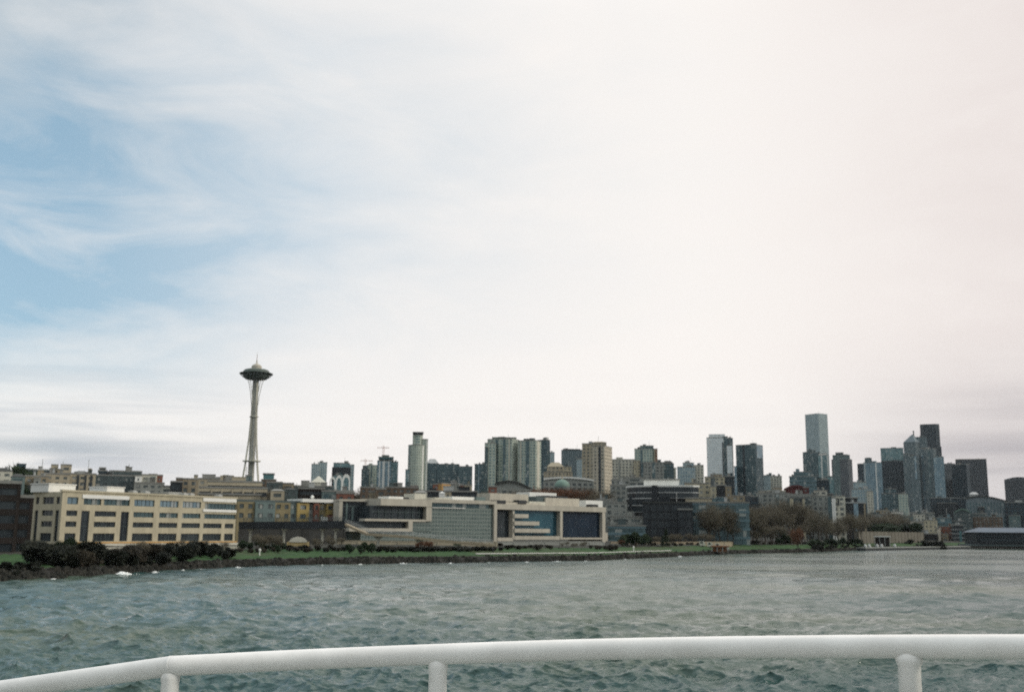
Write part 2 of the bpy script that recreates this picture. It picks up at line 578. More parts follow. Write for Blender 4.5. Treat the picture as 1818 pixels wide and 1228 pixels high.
def foot_px(x0, x1, y, D, xm=None, th=32, dep=None, shape=None):
    a0, a1 = azel(x0, y)[0], azel(x1, y)[0]
    if xm is None:
        am = (a0 + a1) / 2
        w = 2 * D * math.tan((a1 - a0) / 2)
        dep = dep or max(14, .7 * w)
        t = (math.cos(am), -math.sin(am)); r = (math.sin(am), math.cos(am))
        if shape == 'round':
            pts = []
            for k in range(24):
                q = 2 * math.pi * k / 24
                pts.append((r[0] * (D + dep / 2 + dep / 2 * math.sin(q)) + t[0] * w / 2 * math.cos(q), r[1] * (D + dep / 2 + dep / 2 * math.sin(q)) + t[1] * w / 2 * math.cos(q)))
            return pts
        if shape == 'bow':      # bulging front
            pts = []
            for k in range(13):
                q = math.pi + math.pi * k / 12
                pts.append((r[0] * (D + dep * .3 + dep * .3 * math.sin(q)) + t[0] * w / 2 * math.cos(q), r[1] * (D + dep * .3 + dep * .3 * math.sin(q)) + t[1] * w / 2 * math.cos(q)))
            for s in (1, -1): pts.append((r[0] * (D + dep) + t[0] * w / 2 * s, r[1] * (D + dep) + t[1] * w / 2 * s))
            return pts
        if shape == 'roundleft':
            pts = []; rad = dep / 2
            for k in range(9):
                q = math.pi / 2 + math.pi * k / 8
                lx = -w / 2 + rad + rad * math.cos(q); ly = D + rad + rad * math.sin(q)
                pts.append((r[0] * ly + t[0] * lx, r[1] * ly + t[1] * lx))
            for lx, ly in ((w / 2 - 3, D), (w / 2, D + 3), (w / 2, D + dep)): pts.append((r[0] * ly + t[0] * lx, r[1] * ly + t[1] * lx))
            return pts
        if shape == 'chamfer':
            c = .18 * w
            L = [(-w / 2, D + c), (-w / 2 + c, D), (w / 2 - c, D), (w / 2, D + c), (w / 2, D + dep - c), (w / 2 - c, D + dep), (-w / 2 + c, D + dep), (-w / 2, D + dep - c)]
            return [(r[0] * ly + t[0] * lx, r[1] * ly + t[1] * lx) for lx, ly in L]
        return [(r[0] * ly + t[0] * lx, r[1] * ly + t[1] * lx) for lx, ly in ((-w / 2, D), (w / 2, D), (w / 2, D + dep), (-w / 2, D + dep))]
    am = azel(xm, y)[0]
    t = (math.cos(am), -math.sin(am)); r = (math.sin(am), math.cos(am))
    th = math.radians(th)
    ta, tb = math.tan(am - a0), math.tan(a1 - am)
    w1 = D * ta / (math.cos(th) - math.sin(th) * ta)
    w2 = D * tb / (math.sin(th) - math.cos(th) * tb)
    N = (r[0] * D, r[1] * D)
    Lv = (-math.cos(th) * t[0] + math.sin(th) * r[0], -math.cos(th) * t[1] + math.sin(th) * r[1])
    Rv = (math.sin(th) * t[0] + math.cos(th) * r[0], math.sin(th) * t[1] + math.cos(th) * r[1])
    L = (N[0] + w1 * Lv[0], N[1] + w1 * Lv[1]); R_ = (N[0] + w2 * Rv[0], N[1] + w2 * Rv[1])
    return [L, N, R_, (L[0] + w2 * Rv[0], L[1] + w2 * Rv[1])]


def hit(foot, a):
    "where the view direction a first meets the outline"
    best = None; d = (math.sin(a), math.cos(a))
    for i in range(len(foot)):
        p, q = foot[i], foot[(i + 1) % len(foot)]
        e = (q[0] - p[0], q[1] - p[1])
        det = d[0] * (-e[1]) + e[0] * d[1]
        if abs(det) < 1e-9: continue
        tt = (p[0] * (-e[1]) + e[0] * p[1]) / det
        u = (d[0] * p[1] - d[1] * p[0]) / det
        if tt > 0 and -.01 <= u <= 1.01 and (best is None or tt < best[0]): best = (tt, i)
    return best


W = {}
def wm(k): return W[k]
W['cream'] = mat('cream_concrete', (.38, .345, .25), .85, .16, .4, streak=True)
W['frame'] = mat('ivory_stone', (.385, .36, .30), .8, .13, .4, streak=True)
W['white'] = mat('white_panel', (.66, .66, .62), .75, .08, .2)
W['pale'] = mat('pale_stucco', (.46, .45, .38), .85, .12, .12)
W['palegreen'] = mat('pale_green_stucco', (.37, .41, .35), .85, .12, .12)
W['tan'] = mat('tan_stucco', (.34, .30, .22), .88, .14, .12)
W['beige'] = mat('beige_stone', (.43, .39, .31), .85, .1, .12)
W['wallgb'] = mat('weathered_grey_wall', (.13, .12, .098), .92, .25, .1)
W['tan2'] = mat('tan_brick', (.26, .22, .155), .9, .15, .12)
W['brown'] = mat('brown_brick', (.115, .085, .062), .9, .2, .15)
W['dkbrown'] = mat('dark_brown_siding', (.020, .016, .014), .9, .25, .2)
W['brick'] = mat('red_brick', (.19, .085, .06), .9, .18, .2)
W['redroof'] = mat('dark_red_roof', (.095, .030, .028), .8, .2, .3)
W['orange'] = mat('ochre_stucco', (.38, .23, .085), .85, .12, .2)
W['mustard'] = mat('mustard_panel', (.19, .16, .09), .8, .25, .5)
W['yellow'] = mat('yellow_panel', (.31, .235, .09), .75, .08, .3)
W['tealp'] = mat('teal_panel', (.115, .155, .15), .8, .12, .3)
W['teal'] = mat('teal_facade', (.075, .16, .17), .7, .12, .1)
W['grey'] = mat('grey_concrete', (.235, .245, .225), .88, .14, .12)
W['dgrey'] = mat('dark_grey_facade', (.066, .088, .090), .8, .16, .12)
W['dgdark'] = mat('stained_dark_concrete', (.050, .050, .046), .9, .3, .3)
W['black'] = mat('black_cladding', (.018, .022, .026), .6, .25, .2)
W['navy'] = mat('navy_cladding', (.032, .055, .070), .6, .18, .1)
W['blue'] = mat('blue_grey_facade', (.115, .18, .205), .6, .14, .1)
W['mauve'] = mat('mauve_stone', (.090, .100, .112), .85, .14, .1)
W['thinband'] = mat('pale_window_band', (.40, .41, .40), .7, .15, .3)
W['greentop'] = mat('green_copper_roof', (.13, .20, .165), .7, .14, .2)
W['rust'] = mat('rust_orange_boards', (.20, .095, .05), .9, .2, .4)
W['bluegrey'] = mat('blue_grey_stone', (.135, .165, .178), .8, .14, .1)
W['paleblue'] = mat('pale_blue_stone', (.31, .37, .37), .8, .1, .12)
W['metal'] = mat('weathered_metal', (.35, .36, .35), .5, .15, .3, metallic=.3)
W['roofing'] = mat('grey_roofing', (.20, .20, .185), .92, .2, .2)
W['darkroof'] = mat('dark_roofing', (.045, .048, .045), .92, .25, .2)
G = {}
G['teal'] = glass('teal_glass', (.07, .13, .14), (.20, .30, .31), 1.6, 3.4)
G['tealdark'] = glass('dark_teal_glass', (.030, .060, .066), (.095, .15, .16), 1.6, 3.4, metallic=.35)
G['black'] = glass('black_glass', (.012, .016, .020), (.040, .050, .055), 1.6, 3.6, metallic=.0, blinds=0, spec=.25)
G['blue'] = glass('blue_glass', (.09, .15, .19), (.24, .33, .37), 1.6, 3.6)
G['sky'] = glass('mirror_glass', (.42, .48, .50), (.62, .66, .66), 1.8, 3.8, metallic=.6, blinds=.03)
G['home'] = glass('house_window', (.025, .035, .038), (.11, .13, .125), 1.4, 3.0, metallic=.15, blinds=.22)
G['curtain'] = glass('curtain_wall', (.075, .105, .10), (.12, .155, .14), 1.3, 1.4, metallic=.3, mull=.16, mcol=(.14, .17, .155), blinds=0)
G['petrol'] = glass('petrol_glass', (.015, .060, .085), (.030, .10, .13), 2.4, 3.6, metallic=.30, blinds=0)
G['ink'] = glass('ink_glass', (.006, .012, .022), (.016, .030, .050), 2.4, 3.6, rough=.25, metallic=.0, blinds=0, spec=.15)

# style: wall, glass, floor height, band height, bay, pier width
ST = {
    'condo': ('pale', 'teal', 3.1, 1.0, 3.6, 1.0),
    'condog': ('palegreen', 'teal', 3.1, 1.55, 3.4, 1.5),
    'condod': ('dgrey', 'tealdark', 3.2, .8, 3.4, .7),
    'glass': ('teal', 'teal', 3.6, .45, 3.0, .3),
    'glassd': ('navy', 'tealdark', 3.6, .5, 3.0, .35),
    'glassb': ('blue', 'blue', 3.8, .5, 3.2, .35),
    'mirror': ('white', 'sky', 3.9, .5, 3.2, .35),
    'ribs': ('bluegrey', 'tealdark', 3.8, .4, 3.0, 1.3),
    'ribsp': ('pale', 'tealdark', 3.8, .6, 3.4, 1.4),
    'palerib': ('paleblue', 'blue', 3.9, 1.2, 2.6, 1.2),
    'bandcream': ('frame', 'home', 3.2, 1.3, 5.0, .8),
    'redhall': ('redroof', 'home', 3.2, 1.6, 3.6, 1.9),
    'tan': ('tan', 'home', 3.1, 1.5, 3.4, 1.8),
    'tan2': ('tan2', 'home', 3.1, 1.4, 3.6, 1.7),
    'cream': ('cream', 'home', 3.2, 1.6, 3.6, 1.9),
    'beige': ('beige', 'home', 3.2, 1.6, 3.6, 1.9),
    'pale': ('pale', 'home', 3.1, 1.5, 3.6, 1.7),
    'white': ('white', 'home', 3.2, 1.6, 4.0, 1.9),
    'grey': ('grey', 'home', 3.2, 1.4, 3.6, 1.5),
    'dgrey': ('dgrey', 'home', 3.2, 1.4, 3.6, 1.4),
    'brown': ('brown', 'home', 3.1, 1.4, 3.4, 1.6),
    'dkbrown': ('dkbrown', 'black', 3.1, 1.3, 7.8, .8),
    'brick': ('brick', 'home', 3.2, 1.6, 3.6, 1.9),
    'orange': ('orange', 'home', 3.2, 1.7, 3.6, 1.9),
    'black': ('black', 'black', 3.6, .7, 3.4, .4),
    'navy': ('navy', 'black', 3.8, 1.0, 3.2, .6),
    'tealp': ('tealp', 'tealdark', 3.2, 1.3, 3.4, 1.2),
    'mauve': ('mauve', 'home', 3.8, 1.7, 3.0, 1.3),
    'mauvedk': ('mauve', 'black', 3.9, 1.0, 2.8, .8),
    'band': ('tan', 'black', 3.9, 1.9, 0, 0),
    'bandw': ('thinband', 'black', 3.6, .36, 0, 0),
    'bandb': ('blue', 'tealdark', 3.8, 1.2, 0, 0),
    'bandg': ('grey', 'home', 3.2, 1.3, 0, 0),
    'banddk': ('navy', 'black', 3.6, .8, 0, 0),
    'plainw': ('white', None, 0, 0, 0, 0), 'plainp': ('pale', None, 0, 0, 0, 0), 'plaing': ('grey', None, 0, 0, 0, 0),
    'plaindg': ('dgrey', None, 0, 0, 0, 0), 'plainteal': ('teal', None, 0, 0, 0, 0), 'plaincream': ('frame', None, 0, 0, 0, 0),
    'plainblack': ('black', None, 0, 0, 0, 0), 'plaingreen': ('greentop', None, 0, 0, 0, 0), 'plainred': ('redroof', None, 0, 0, 0, 0),
    'plainmetal': ('metal', None, 0, 0, 0, 0), 'plaintan': ('tan', None, 0, 0, 0, 0), 'plainbrick': ('brick', None, 0, 0, 0, 0),
}


rg = random.Random(21)


def zlow(foot): return min(ground(p[0], p[1]) for p in foot) - .6


def volume(root, org, foot, z0, z1, st, roof='slab', rm='roofing', dtl=True):
    wall, gl, fh, bh, bay, pw = ST[st]
    if gl is None:
        mb = MB(); mb.prism(foot, z0, z1); mb.build('penthouse' if roof == 'ph' else 'wall', W[wall], root, org)
    else:
        core = MB(); core.prism(foot, z0, z1); core.build('glazing', G[gl], root, org)
        mb = MB()
        o1 = outset(foot, .28)
        z = z0
        nfl = max(1, round((z1 - z0) / fh)); f = (z1 - z0) / nfl
        mb.prism(o1, z0, z0 + bh * .5)
        for k in range(1, nfl):
            mb.prism(o1, z0 + k * f - bh / 2, z0 + k * f + bh / 2)
        mb.prism(o1, z1 - bh * .7, z1 + .05)
        if pw > 0:
            for i in range(len(foot)):
                p, q = foot[i], foot[(i + 1) % len(foot)]
                L = math.hypot(q[0] - p[0], q[1] - p[1])
                if L < 1.5: continue
                ux = norm2(q[0] - p[0], q[1] - p[1])
                # faces that look away from the bay are never seen: fewer piers there
                mid = ((p[0] + q[0]) / 2, (p[1] + q[1]) / 2); nrm = (ux[1], -ux[0])
                if mid[0] * nrm[0] + mid[1] * nrm[1] > 0 and L > 25: continue
                nb = max(1, round(L / bay))
                for k in range(nb + 1):
                    c = L * k / nb
                    mb.obox(p, ux, max(c - pw / 2, -.20), min(c + pw / 2, L + .20), -.33, .1, z0 + .1, z1 - .02)
        mb.build('wall', W[wall], root, org)
    if roof in ('slab', 'ph'):
        r = MB(); r.prism(outset(foot, .45), z1 + .06, z1 + .75)
        r.build('roof', W[rm], root, org)
        xs = [p[0] for p in foot]; ys = [p[1] for p in foot]; mx, my = sum(xs) / len(xs), sum(ys) / len(ys)
        Lf = math.hypot(foot[1][0] - foot[0][0], foot[1][1] - foot[0][1])
        if dtl and gl and Lf > 7:
            ux = norm2(foot[1][0] - foot[0][0], foot[1][1] - foot[0][1])
            for k in range(rg.choice((1, 2, 2, 3))):
                w_ = Lf * rg.uniform(.05, .14); c = Lf * rg.uniform(-.32, .32); h = rg.uniform(1.0, 2.6)
                b = MB(); b.obox((mx, my), ux, c - w_, c + w_, -2.5, 2.5, z1 + .76, z1 + .76 + h); b.obox((mx, my), ux, c - w_ - .15, c + w_ + .15, -2.7, 2.7, z1 + .765 + h, z1 + .95 + h)
                b.build('roof_plant', W[rg.choice(('metal', 'roofing', 'dgrey', wall))], root, org)
            if rg.random() < .35:
                b = MB(); q = (mx + ux[0] * Lf * .2, my + ux[1] * Lf * .2); b.tube([(q[0], q[1], z1 + .7), (q[0], q[1], z1 + rg.uniform(5, 9))], .14, 5); b.build('antenna', W['metal'], root, org)
    return root


def bld(name, label, cat, D, vols, group=None, zb=None):
    v0 = vols[0]
    f0 = foot_px(v0['x'][0], v0['x'][1], v0['y'] + 15, D + v0.get('dd', 0), v0.get('xm'), v0.get('th', 32), v0.get('dep'), v0.get('shape'))
    cx = sum(p[0] for p in f0) / len(f0); cy = sum(p[1] for p in f0) / len(f0)
    base = zlow(f0) if zb is None else zb
    org = (cx, cy, base)
    root = empty(name, org, label, cat, group)
    for v in vols:
        DD = D + v.get('dd', 0)
        ft = foot_px(v['x'][0], v['x'][1], v['y'] + 15, DD, v.get('xm'), v.get('th', 32), v.get('dep'), v.get('shape'))
        xc = v.get('xm') or (v['x'][0] + v['x'][1]) / 2
        z1 = at(xc, v['y'], DD).z
        z0 = base if 'yb' not in v else at(xc, v['yb'], DD).z
        rf = v.get('roof', 'slab')
        if rf == 'none':
            volume(root, org, ft, z0, z1, v['st'], None)
        elif rf in ('pyr', 'hip', 'gable'):
            zr = at(xc, v['yr'], DD).z
            volume(root, org, ft, z0, z1, v['st'], None)
            mb = MB(); fo = outset(ft, .5); mx = sum(p[0] for p in fo) / len(fo); my = sum(p[1] for p in fo) / len(fo)
            k = {'pyr': .04, 'hip': .45, 'gable': .25}[rf]
            mb.prism(fo, z1 + .06, zr, 0, [(mx + (p[0] - mx) * k, my + (p[1] - my) * k) for p in fo])
            mb.build('roof', W[v.get('rm', 'darkroof')], root, org)
        elif rf == 'arc':
            volume(root, org, ft, z0, z1, v['st'], None)
            zr = at(xc, v['yr'], DD).z
            mb = MB(); a, b = ft[0], ft[1]; n = 14; c, d_ = ft[2], ft[3]
            def lerp(p, q, t): return (p[0] + (q[0] - p[0]) * t, p[1] + (q[1] - p[1]) * t)
            for i in range(n):
                t0, t1 = i / n, (i + 1) / n
                h0 = z1 + .07 + (zr - z1) * math.sin(math.pi * (v.get('s0', 0) + (v.get('s1', 1) - v.get('s0', 0)) * t0)); h1 = z1 + .07 + (zr - z1) * math.sin(math.pi * (v.get('s0', 0) + (v.get('s1', 1) - v.get('s0', 0)) * t1))
                A, B, Cc, Dd = lerp(a, b, t0), lerp(a, b, t1), lerp(d_, c, t1), lerp(d_, c, t0)
                e = .9
                for (P, Q, hh0, hh1, up) in ((A, B, h0, h1, 0),):
                    mb.face([(*A, h0 - e), (*B, h1 - e), (*B, h1 + .2), (*A, h0 + .2)])
                mb.face([(*A, h0 + .2), (*B, h1 + .2), (*Cc, h1 + .2), (*Dd, h0 + .2)])
                mb.face([(*Dd, h0 - e), (*Cc, h1 - e), (*B, h1 - e), (*A, h0 - e)])
                mb.face([(*Dd, h0 + .2), (*Cc, h1 + .2), (*Cc, h1 - e), (*Dd, h0 - e)])
            mb.build('roof', W[v.get('rm', 'darkroof')], root, org)
            fill = MB()
            for i in range(n):
                t0, t1 = i / n, (i + 1) / n
                A, B = lerp(a, b, t0), lerp(a, b, t1)
                g0 = (zr - z1) * math.sin(math.pi * (v.get('s0', 0) + (v.get('s1', 1) - v.get('s0', 0)) * t0)); g1 = (zr - z1) * math.sin(math.pi * (v.get('s0', 0) + (v.get('s1', 1) - v.get('s0', 0)) * t1))
                inn = lambda P, Q=None: (P[0] * (1 + 1.0 / DD), P[1] * (1 + 1.0 / DD))
                fill.face([(*inn(A), z1 - 1), (*inn(B), z1 - 1), (*inn(B), z1 + g1), (*inn(A), z1 + g0)])
            fill.build('gable_wall', W[ST[v['st']][0]], root, org)
        else:
            volume(root, org, ft, z0, z1, v['st'], rf, v.get('rm', 'roofing'))
        # vertical strips laid on the visible faces
        for (xa, xb, mk, ya, yb) in v.get('strips', []):
            ym = v['y'] + 15
            aa, ab = azel(xa, ym)[0], azel(xb, ym)[0]
            h_ = hit(ft, (aa + ab) / 2)
            if not h_: continue
            i = h_[1]; p, q = ft[i], ft[(i + 1) % len(ft)]; ux = norm2(q[0] - p[0], q[1] - p[1])
            us = []
            for a in (aa, ab):
                d = (math.sin(a), math.cos(a)); e = ux
                det = d[0] * (-e[1]) + e[0] * d[1]
                us.append((d[0] * p[1] - d[1] * p[0]) / det)
            L = math.hypot(q[0] - p[0], q[1] - p[1])
            us = [min(max(u, -.2), L + .2) for u in us]
            za = z1 - .3 if ya is None else at(xa, ya, DD).z
            zb_ = z0 + .2 if yb is None else at(xa, yb, DD).z
            s = MB(); s.obox(p, ux, us[0], us[1], -.62, -.05, zb_, za)
            s.build('glazed_strip' if mk in G else 'pier', G[mk] if mk in G else W[mk], root, org)
    return root


def V(x0, x1, y, st, **k): return dict(x=(x0, x1), y=y, st=st, **k)


# ------------------------------------------------------------------ front row, built on their own facade planes
class Plane:
    def __init__(s, pa, Da, pb, Db, y=890):
        A = at(pa, y, Da); B = at(pb, y, Db)
        s.o = (A.x, A.y); s.L = math.hypot(B.x - A.x, B.y - A.y)
        s.ux = norm2(B.x - A.x, B.y - A.y); s.uy = (-s.ux[1], s.ux[0])
    def uz(s, px, py):
        d = ray(px, py)
        # o + u*ux = k*(dx,dy)
        det = d.x * (-s.ux[1]) + s.ux[0] * d.y
        k = (s.o[0] * (-s.ux[1]) + s.ux[0] * s.o[1]) / det
        u = (d.x * s.o[1] - d.y * s.o[0]) / det
        return u, CAMZ + d.z * k
    def P(s, u, y): return (s.o[0] + s.ux[0] * u + s.uy[0] * y, s.o[1] + s.ux[1] * u + s.uy[1] * y)
    def rect(s, x0, y0, x1, y1):
        ym, xm = (y0 + y1) / 2, (x0 + x1) / 2
        return s.uz(x0, ym)[0], s.uz(x1, ym)[0], s.uz(xm, y1)[1], s.uz(xm, y0)[1]


def off(p, y):
    q = Plane.__new__(Plane); q.ux, q.uy, q.L, q.o = p.ux, p.uy, p.L, p.P(0, y)
    return q


def pbox(parent, org, pl, r, out, back, m, name):
    "box lying on a facade plane: r = photo rectangle (x0,y0,x1,y1), out = how far it stands proud"
    pl = off(pl, -out)
    u0, u1, z0, z1 = pl.rect(*r)
    mb = MB(); mb.obox(pl.o, pl.ux, u0, u1, 0, back + out, z0, z1)
    return mb.build(name, m, parent, org)


def facade(parent, org, pl, u0, u1, z0, z1, ops, wk, depth=.45, back=25, name='wall', cap=True, sides=True):
    us = sorted(set([u0, u1] + [q for o in ops for q in o[:2]])); zs = sorted(set([z0, z1] + [q for o in ops for q in o[2:4]]))
    mb = MB()
    F = lambda u, y, z: (*pl.P(u, y), z)
    for i in range(len(us) - 1):
        for j in range(len(zs) - 1):
            cu, cz = (us[i] + us[i + 1]) / 2, (zs[j] + zs[j + 1]) / 2
            if any(o[0] < cu < o[1] and o[2] < cz < o[3] for o in ops): continue
            mb.face([F(us[i], 0, zs[j]), F(us[i + 1], 0, zs[j]), F(us[i + 1], 0, zs[j + 1]), F(us[i], 0, zs[j + 1])])
    for o in ops:
        a, b, c, d = o[:4]
        mb.face([F(a, 0, c), F(a, depth, c), F(b, depth, c), F(b, 0, c)][::-1])
        mb.face([F(a, 0, d), F(a, depth, d), F(b, depth, d), F(b, 0, d)])
        mb.face([F(a, 0, c), F(a, depth, c), F(a, depth, d), F(a, 0, d)])
        mb.face([F(b, 0, c), F(b, depth, c), F(b, depth, d), F(b, 0, d)][::-1])
    if not sides: back = depth + .02
    mb.face([F(u1, 0, z0), F(u1, back, z0), F(u1, back, z1), F(u1, 0, z1)])
    mb.face([F(u0, 0, z0), F(u0, back, z0), F(u0, back, z1), F(u0, 0, z1)][::-1])
    mb.face([F(u1, back, z0), F(u0, back, z0), F(u0, back, z1), F(u1, back, z1)])
    if cap: mb.face([F(u0, 0, z1), F(u1, 0, z1), F(u1, back, z1), F(u0, back, z1)])
    w = mb.build(name, W[wk], parent, org)
    for o in ops:
        a, b, c, d = o[:4]; gk = o[4] if len(o) > 4 else 'home'
        wb = MB()
        # pane
        P4 = [F(a, depth - .06, c), F(b, depth - .06, c), F(b, depth - .06, d), F(a, depth - .06, d)]
        wb.face(P4, 0, [(a, c), (b, c), (b, d), (a, d)])
        pane = wb.build('window', G[gk], parent, org)
        wb = MB()
        n = max(1, round((b - a) / 1.5))
        for k in range(n + 1):
            uu = a + (b - a) * k / n
            wb.obox(pl.o, pl.ux, max(a, uu - .05), min(b, uu + .05), depth - .16, depth - .03, c, d)
        wb.obox(pl.o, pl.ux, a, b, depth - .15, depth - .03, c, c + .1)
        wb.obox(pl.o, pl.ux, a, b, depth - .15, depth - .03, d - .1, d)
        if d - c > 2.4: wb.obox(pl.o, pl.ux, a, b, depth - .14, depth - .03, (c + d) / 2 - .05, (c + d) / 2 + .05)
        wb.build('frame', W['dgrey'], pane, org)
    return w


# --- cream office by the water
def cream_office():
    p = Plane(110, 290, 420, 332, 885)
    q = Plane(58, 301, 109.6, 290.2, 885)
    c = p.P(p.L / 2, 12); base = ground(*p.P(p.L / 2, 0)) - .5
    org = (c[0], c[1], base)
    root = empty('office_building', org, 'long cream four storey office with rows of dark ribbon windows near the shore', 'office building')
    zc = lambda y, x=260: p.uz(x, y)[1]
    u = lambda x, y=913: p.uz(x, y)[0]
    rows = [(zc(898.6), zc(887)), (zc(918), zc(909)), (zc(936), zc(927)), (zc(960), zc(946.5))]
    ztop = zc(878.5); zb = base
    ops = []
    for a, b in ((117.5, 137), (168, 206), (237, 273), (283, 315.8), (323.5, 356)):
        for r, (z0, z1) in enumerate(rows):
            if r == 0 and a == 168: continue
            ops.append((u(a), u(b), z0, z1, 'blue' if r == 0 else ('tealdark' if r == 1 and a > 230 else 'black')))
    for a, b in ((144.5, 159), (215, 229)):
        ops.append((u(a), u(b), rows[3][0], rows[1][1], 'black'))
    ops.append((u(147), u(178), rows[0][0], rows[0][1], 'tealdark')); ops.append((u(183), u(229), rows[0][0], rows[0][1], 'tealdark'))
    for a, b in ((362, 394.5), (400, 415.5)):
        for r in (2, 3): ops.append((u(a), u(b), *rows[r], 'black'))
    ops.append((u(363), u(419), rows[1][0], rows[1][1], 'tealdark')); ops.append((u(363), u(419), zc(901.5), zc(888.5), 'tealdark'))
    facade(root, org, p, .1, p.L, zb, ztop, ops, 'cream', sides=False)
    core = MB(); A_, B_, C_ = q.P(.6, .9), p.P(1.0, .9), p.P(p.L - .2, .9)
    core.prism([A_, B_, C_, p.P(p.L - .2, 20), (A_[0] + 8 * q.uy[0] + 6, A_[1] + 8 * q.uy[1] + 20)], zb, ztop - .2); core.build('roof', W['cream'], root, org)
    # shaded side wing
    v = lambda x, y=913: q.uz(x, y)[0]
    ops = []
    for a, b in ((61.5, 67.5), (74, 93.5), (98, 104.5)):
        for r, (z0, z1) in enumerate(rows):
            if b - a < 12 and r > 0: continue
            ops.append((v(a), v(b), z0, z1, 'black'))
    for a, b in ((61.5, 67.5), (98, 104.5)): ops.append((v(a), v(b), rows[3][0], rows[1][1], 'black'))
    facade(root, org, q, 0, q.L - .05, zb, ztop - .05, ops, 'cream', sides=False)
    # trim
    for r, m, nm in (((147, 879, 230, 885.5), 'white', 'fascia'), ((361, 884, 420, 890.5), 'white', 'fascia'), ((361, 904, 420, 908.5), 'white', 'fascia'),
                     ((112, 961, 421, 963.5), 'orange', 'base_course')):
        pbox(root, org, p, r, .25, .02, W[m], nm)
    pbox(root, org, p, (108, 964, 424, 984), 1.4, -.03, W['pale'], 'podium')
    u0, u1 = 0, p.L
    mb = MB(); mb.obox(p.o, p.ux, -.3, p.L + .3, -.3, .6, ztop + .01, ztop + .5)
    mb.build('parapet', W['cream'], root, org)
    for (x0, y0, x1, y1, yo, m) in ((86, 861.5, 134, 874, 6, 'white'), (190, 866.5, 221, 879, 4, 'white'), (150, 874.5, 196, 879, 5, 'metal'), (300, 876, 322, 883, 9, 'metal')):
        po = off(p, yo); a, b = po.uz(x0, 868)[0], po.uz(x1, 868)[0]; zt = po.uz((x0 + x1) / 2, y0)[1]
        mb = MB(); mb.obox(po.o, p.ux, a, b, 0, 7, ztop - .02, zt + .2)
        mb.obox(po.o, p.ux, a - .2, b + .2, -.2, 7.2, zt + .22, zt + .45)
        mb.build('penthouse', W[m], root, org)
    for x0 in (250, 272, 340, 352, 402):
        a = u(x0, 875); mb = MB(); mb.obox(p.o, p.ux, a, a + 1.6, 3, 5, ztop + .01, ztop + 1.1); mb.obox(p.o, p.ux, a + .3, a + 1.3, 3.3, 4.7, ztop + 1.1, ztop + 1.3)
        mb.build('air_handler', W['metal'], root, org)


cream_office()


# --- colourful apartments
def colour_flats():
    p = Plane(419, 372, 601, 388, 900)
    c = p.P(p.L / 2, 10); base = ground(*c) - .8; org = (c[0], c[1], base)
    root = empty('apartment_building', org, 'long apartment block of mustard, teal, red and yellow bays behind the footbridge', 'apartment block')
    z1 = p.uz(510, 892)[1]
    bays = [(421, 452, 'mustard', 0), (452, 487, 'tealp', .8), (487, 516, 'mustard', 0), (516, 527, 'tealp', -.5), (527, 548, 'yellow', .4), (548, 556, 'grey', -.4), (556, 565.5, 'brick', .6),
            (565.5, 578, 'mustard', 0), (578, 592, 'yellow', .7), (592, 600, 'blue', .1)]
    fh = 3.15
    for a, b, mk, pr in bays:
        u0, u1 = p.uz(a, 905)[0], p.uz(b, 905)[0] - .02
        pp = Plane.__new__(Plane); pp.ux, pp.uy, pp.L = p.ux, p.uy, p.L; pp.o = p.P(0, -pr)
        ops = []
        nb = max(1, round((u1 - u0) / 3.2)); w = (u1 - u0) / nb
        for k in range(nb):
            f = 0
            while z1 - (f + 1) * fh > base + 1:
                zz = z1 - f * fh
                if w > 1.4 and not (mk == 'yellow' and a == 578 and f < 2 and k != 0): ops.append((u0 + k * w + w * .25, u0 + k * w + w * .75, zz - fh + .9, zz - .7, 'home'))
                f += 1
        facade(root, org, pp, u0, u1, base, z1 - .3 * (pr < 0), ops, mk, depth=.3, back=12 + pr, name='bay')
    pbox(root, org, p, (420, 887.5, 540, 891.6), -.8, 10, W['dgrey'], 'roof')
    pbox(root, org, p, (537, 885.5, 600, 891.4), 1.2, 12, W['white'], 'roof')
    for a, b, c_, d, m in ((571, 917, 582, 924, 'white'), (582, 914, 592, 924, 'brick')):
        pbox(root, org, p, (a, b, c_, d), 1.6, -.9, W[m], 'canopy')
    for x, y, r in ((561, 881.5, 3.2),):
        u_, z_ = p.uz(x, y); P = p.P(u_, 3)
        mb = MB(); R = .62
        mb.lathe([(R * math.cos(t), z_ + R * math.sin(t)) for t in [i * math.pi / 8 - math.pi / 2 for i in range(9)]], 12, P)
        mb.lathe([(.15, z1), (.15, z_ - R)], 8, P)
        mb.build('dish', W['white'], root, org, smooth=True)


colour_flats()


def framed_annex():
    p = Plane(601.5, 376, 659, 380, 900)
    c = p.P(p.L / 2, 8); base = ground(*c) - .8; org = (c[0], c[1], base)
    root = empty('office_annex', org, 'dark glass block in a square white frame right of the coloured apartments', 'office building')
    u0, u1, z0, z1 = p.rect(607, 889, 653, 925)
    mb = MB(); mb.obox(p.o, p.ux, u0, u1, .8, 14, base, z1); o = mb.build('glazing', G['black'], root, org)
    for r in ((602, 886, 659, 889.6), (602, 889.7, 608, 924), (652.5, 889.7, 658.5, 924)):
        pbox(root, org, p, r, .5, 6, W['frame'], 'frame')
    for r in ((614, 892, 617, 923), (624, 900, 628, 923), (636, 900, 640, 923)):
        pbox(root, org, p, r, -.4, .78, W['tealp'], 'fin')
    pbox(root, org, p, (608.5, 897.6, 652, 899.6), -.5, .78, W['dgrey'], 'spandrel')


framed_annex()


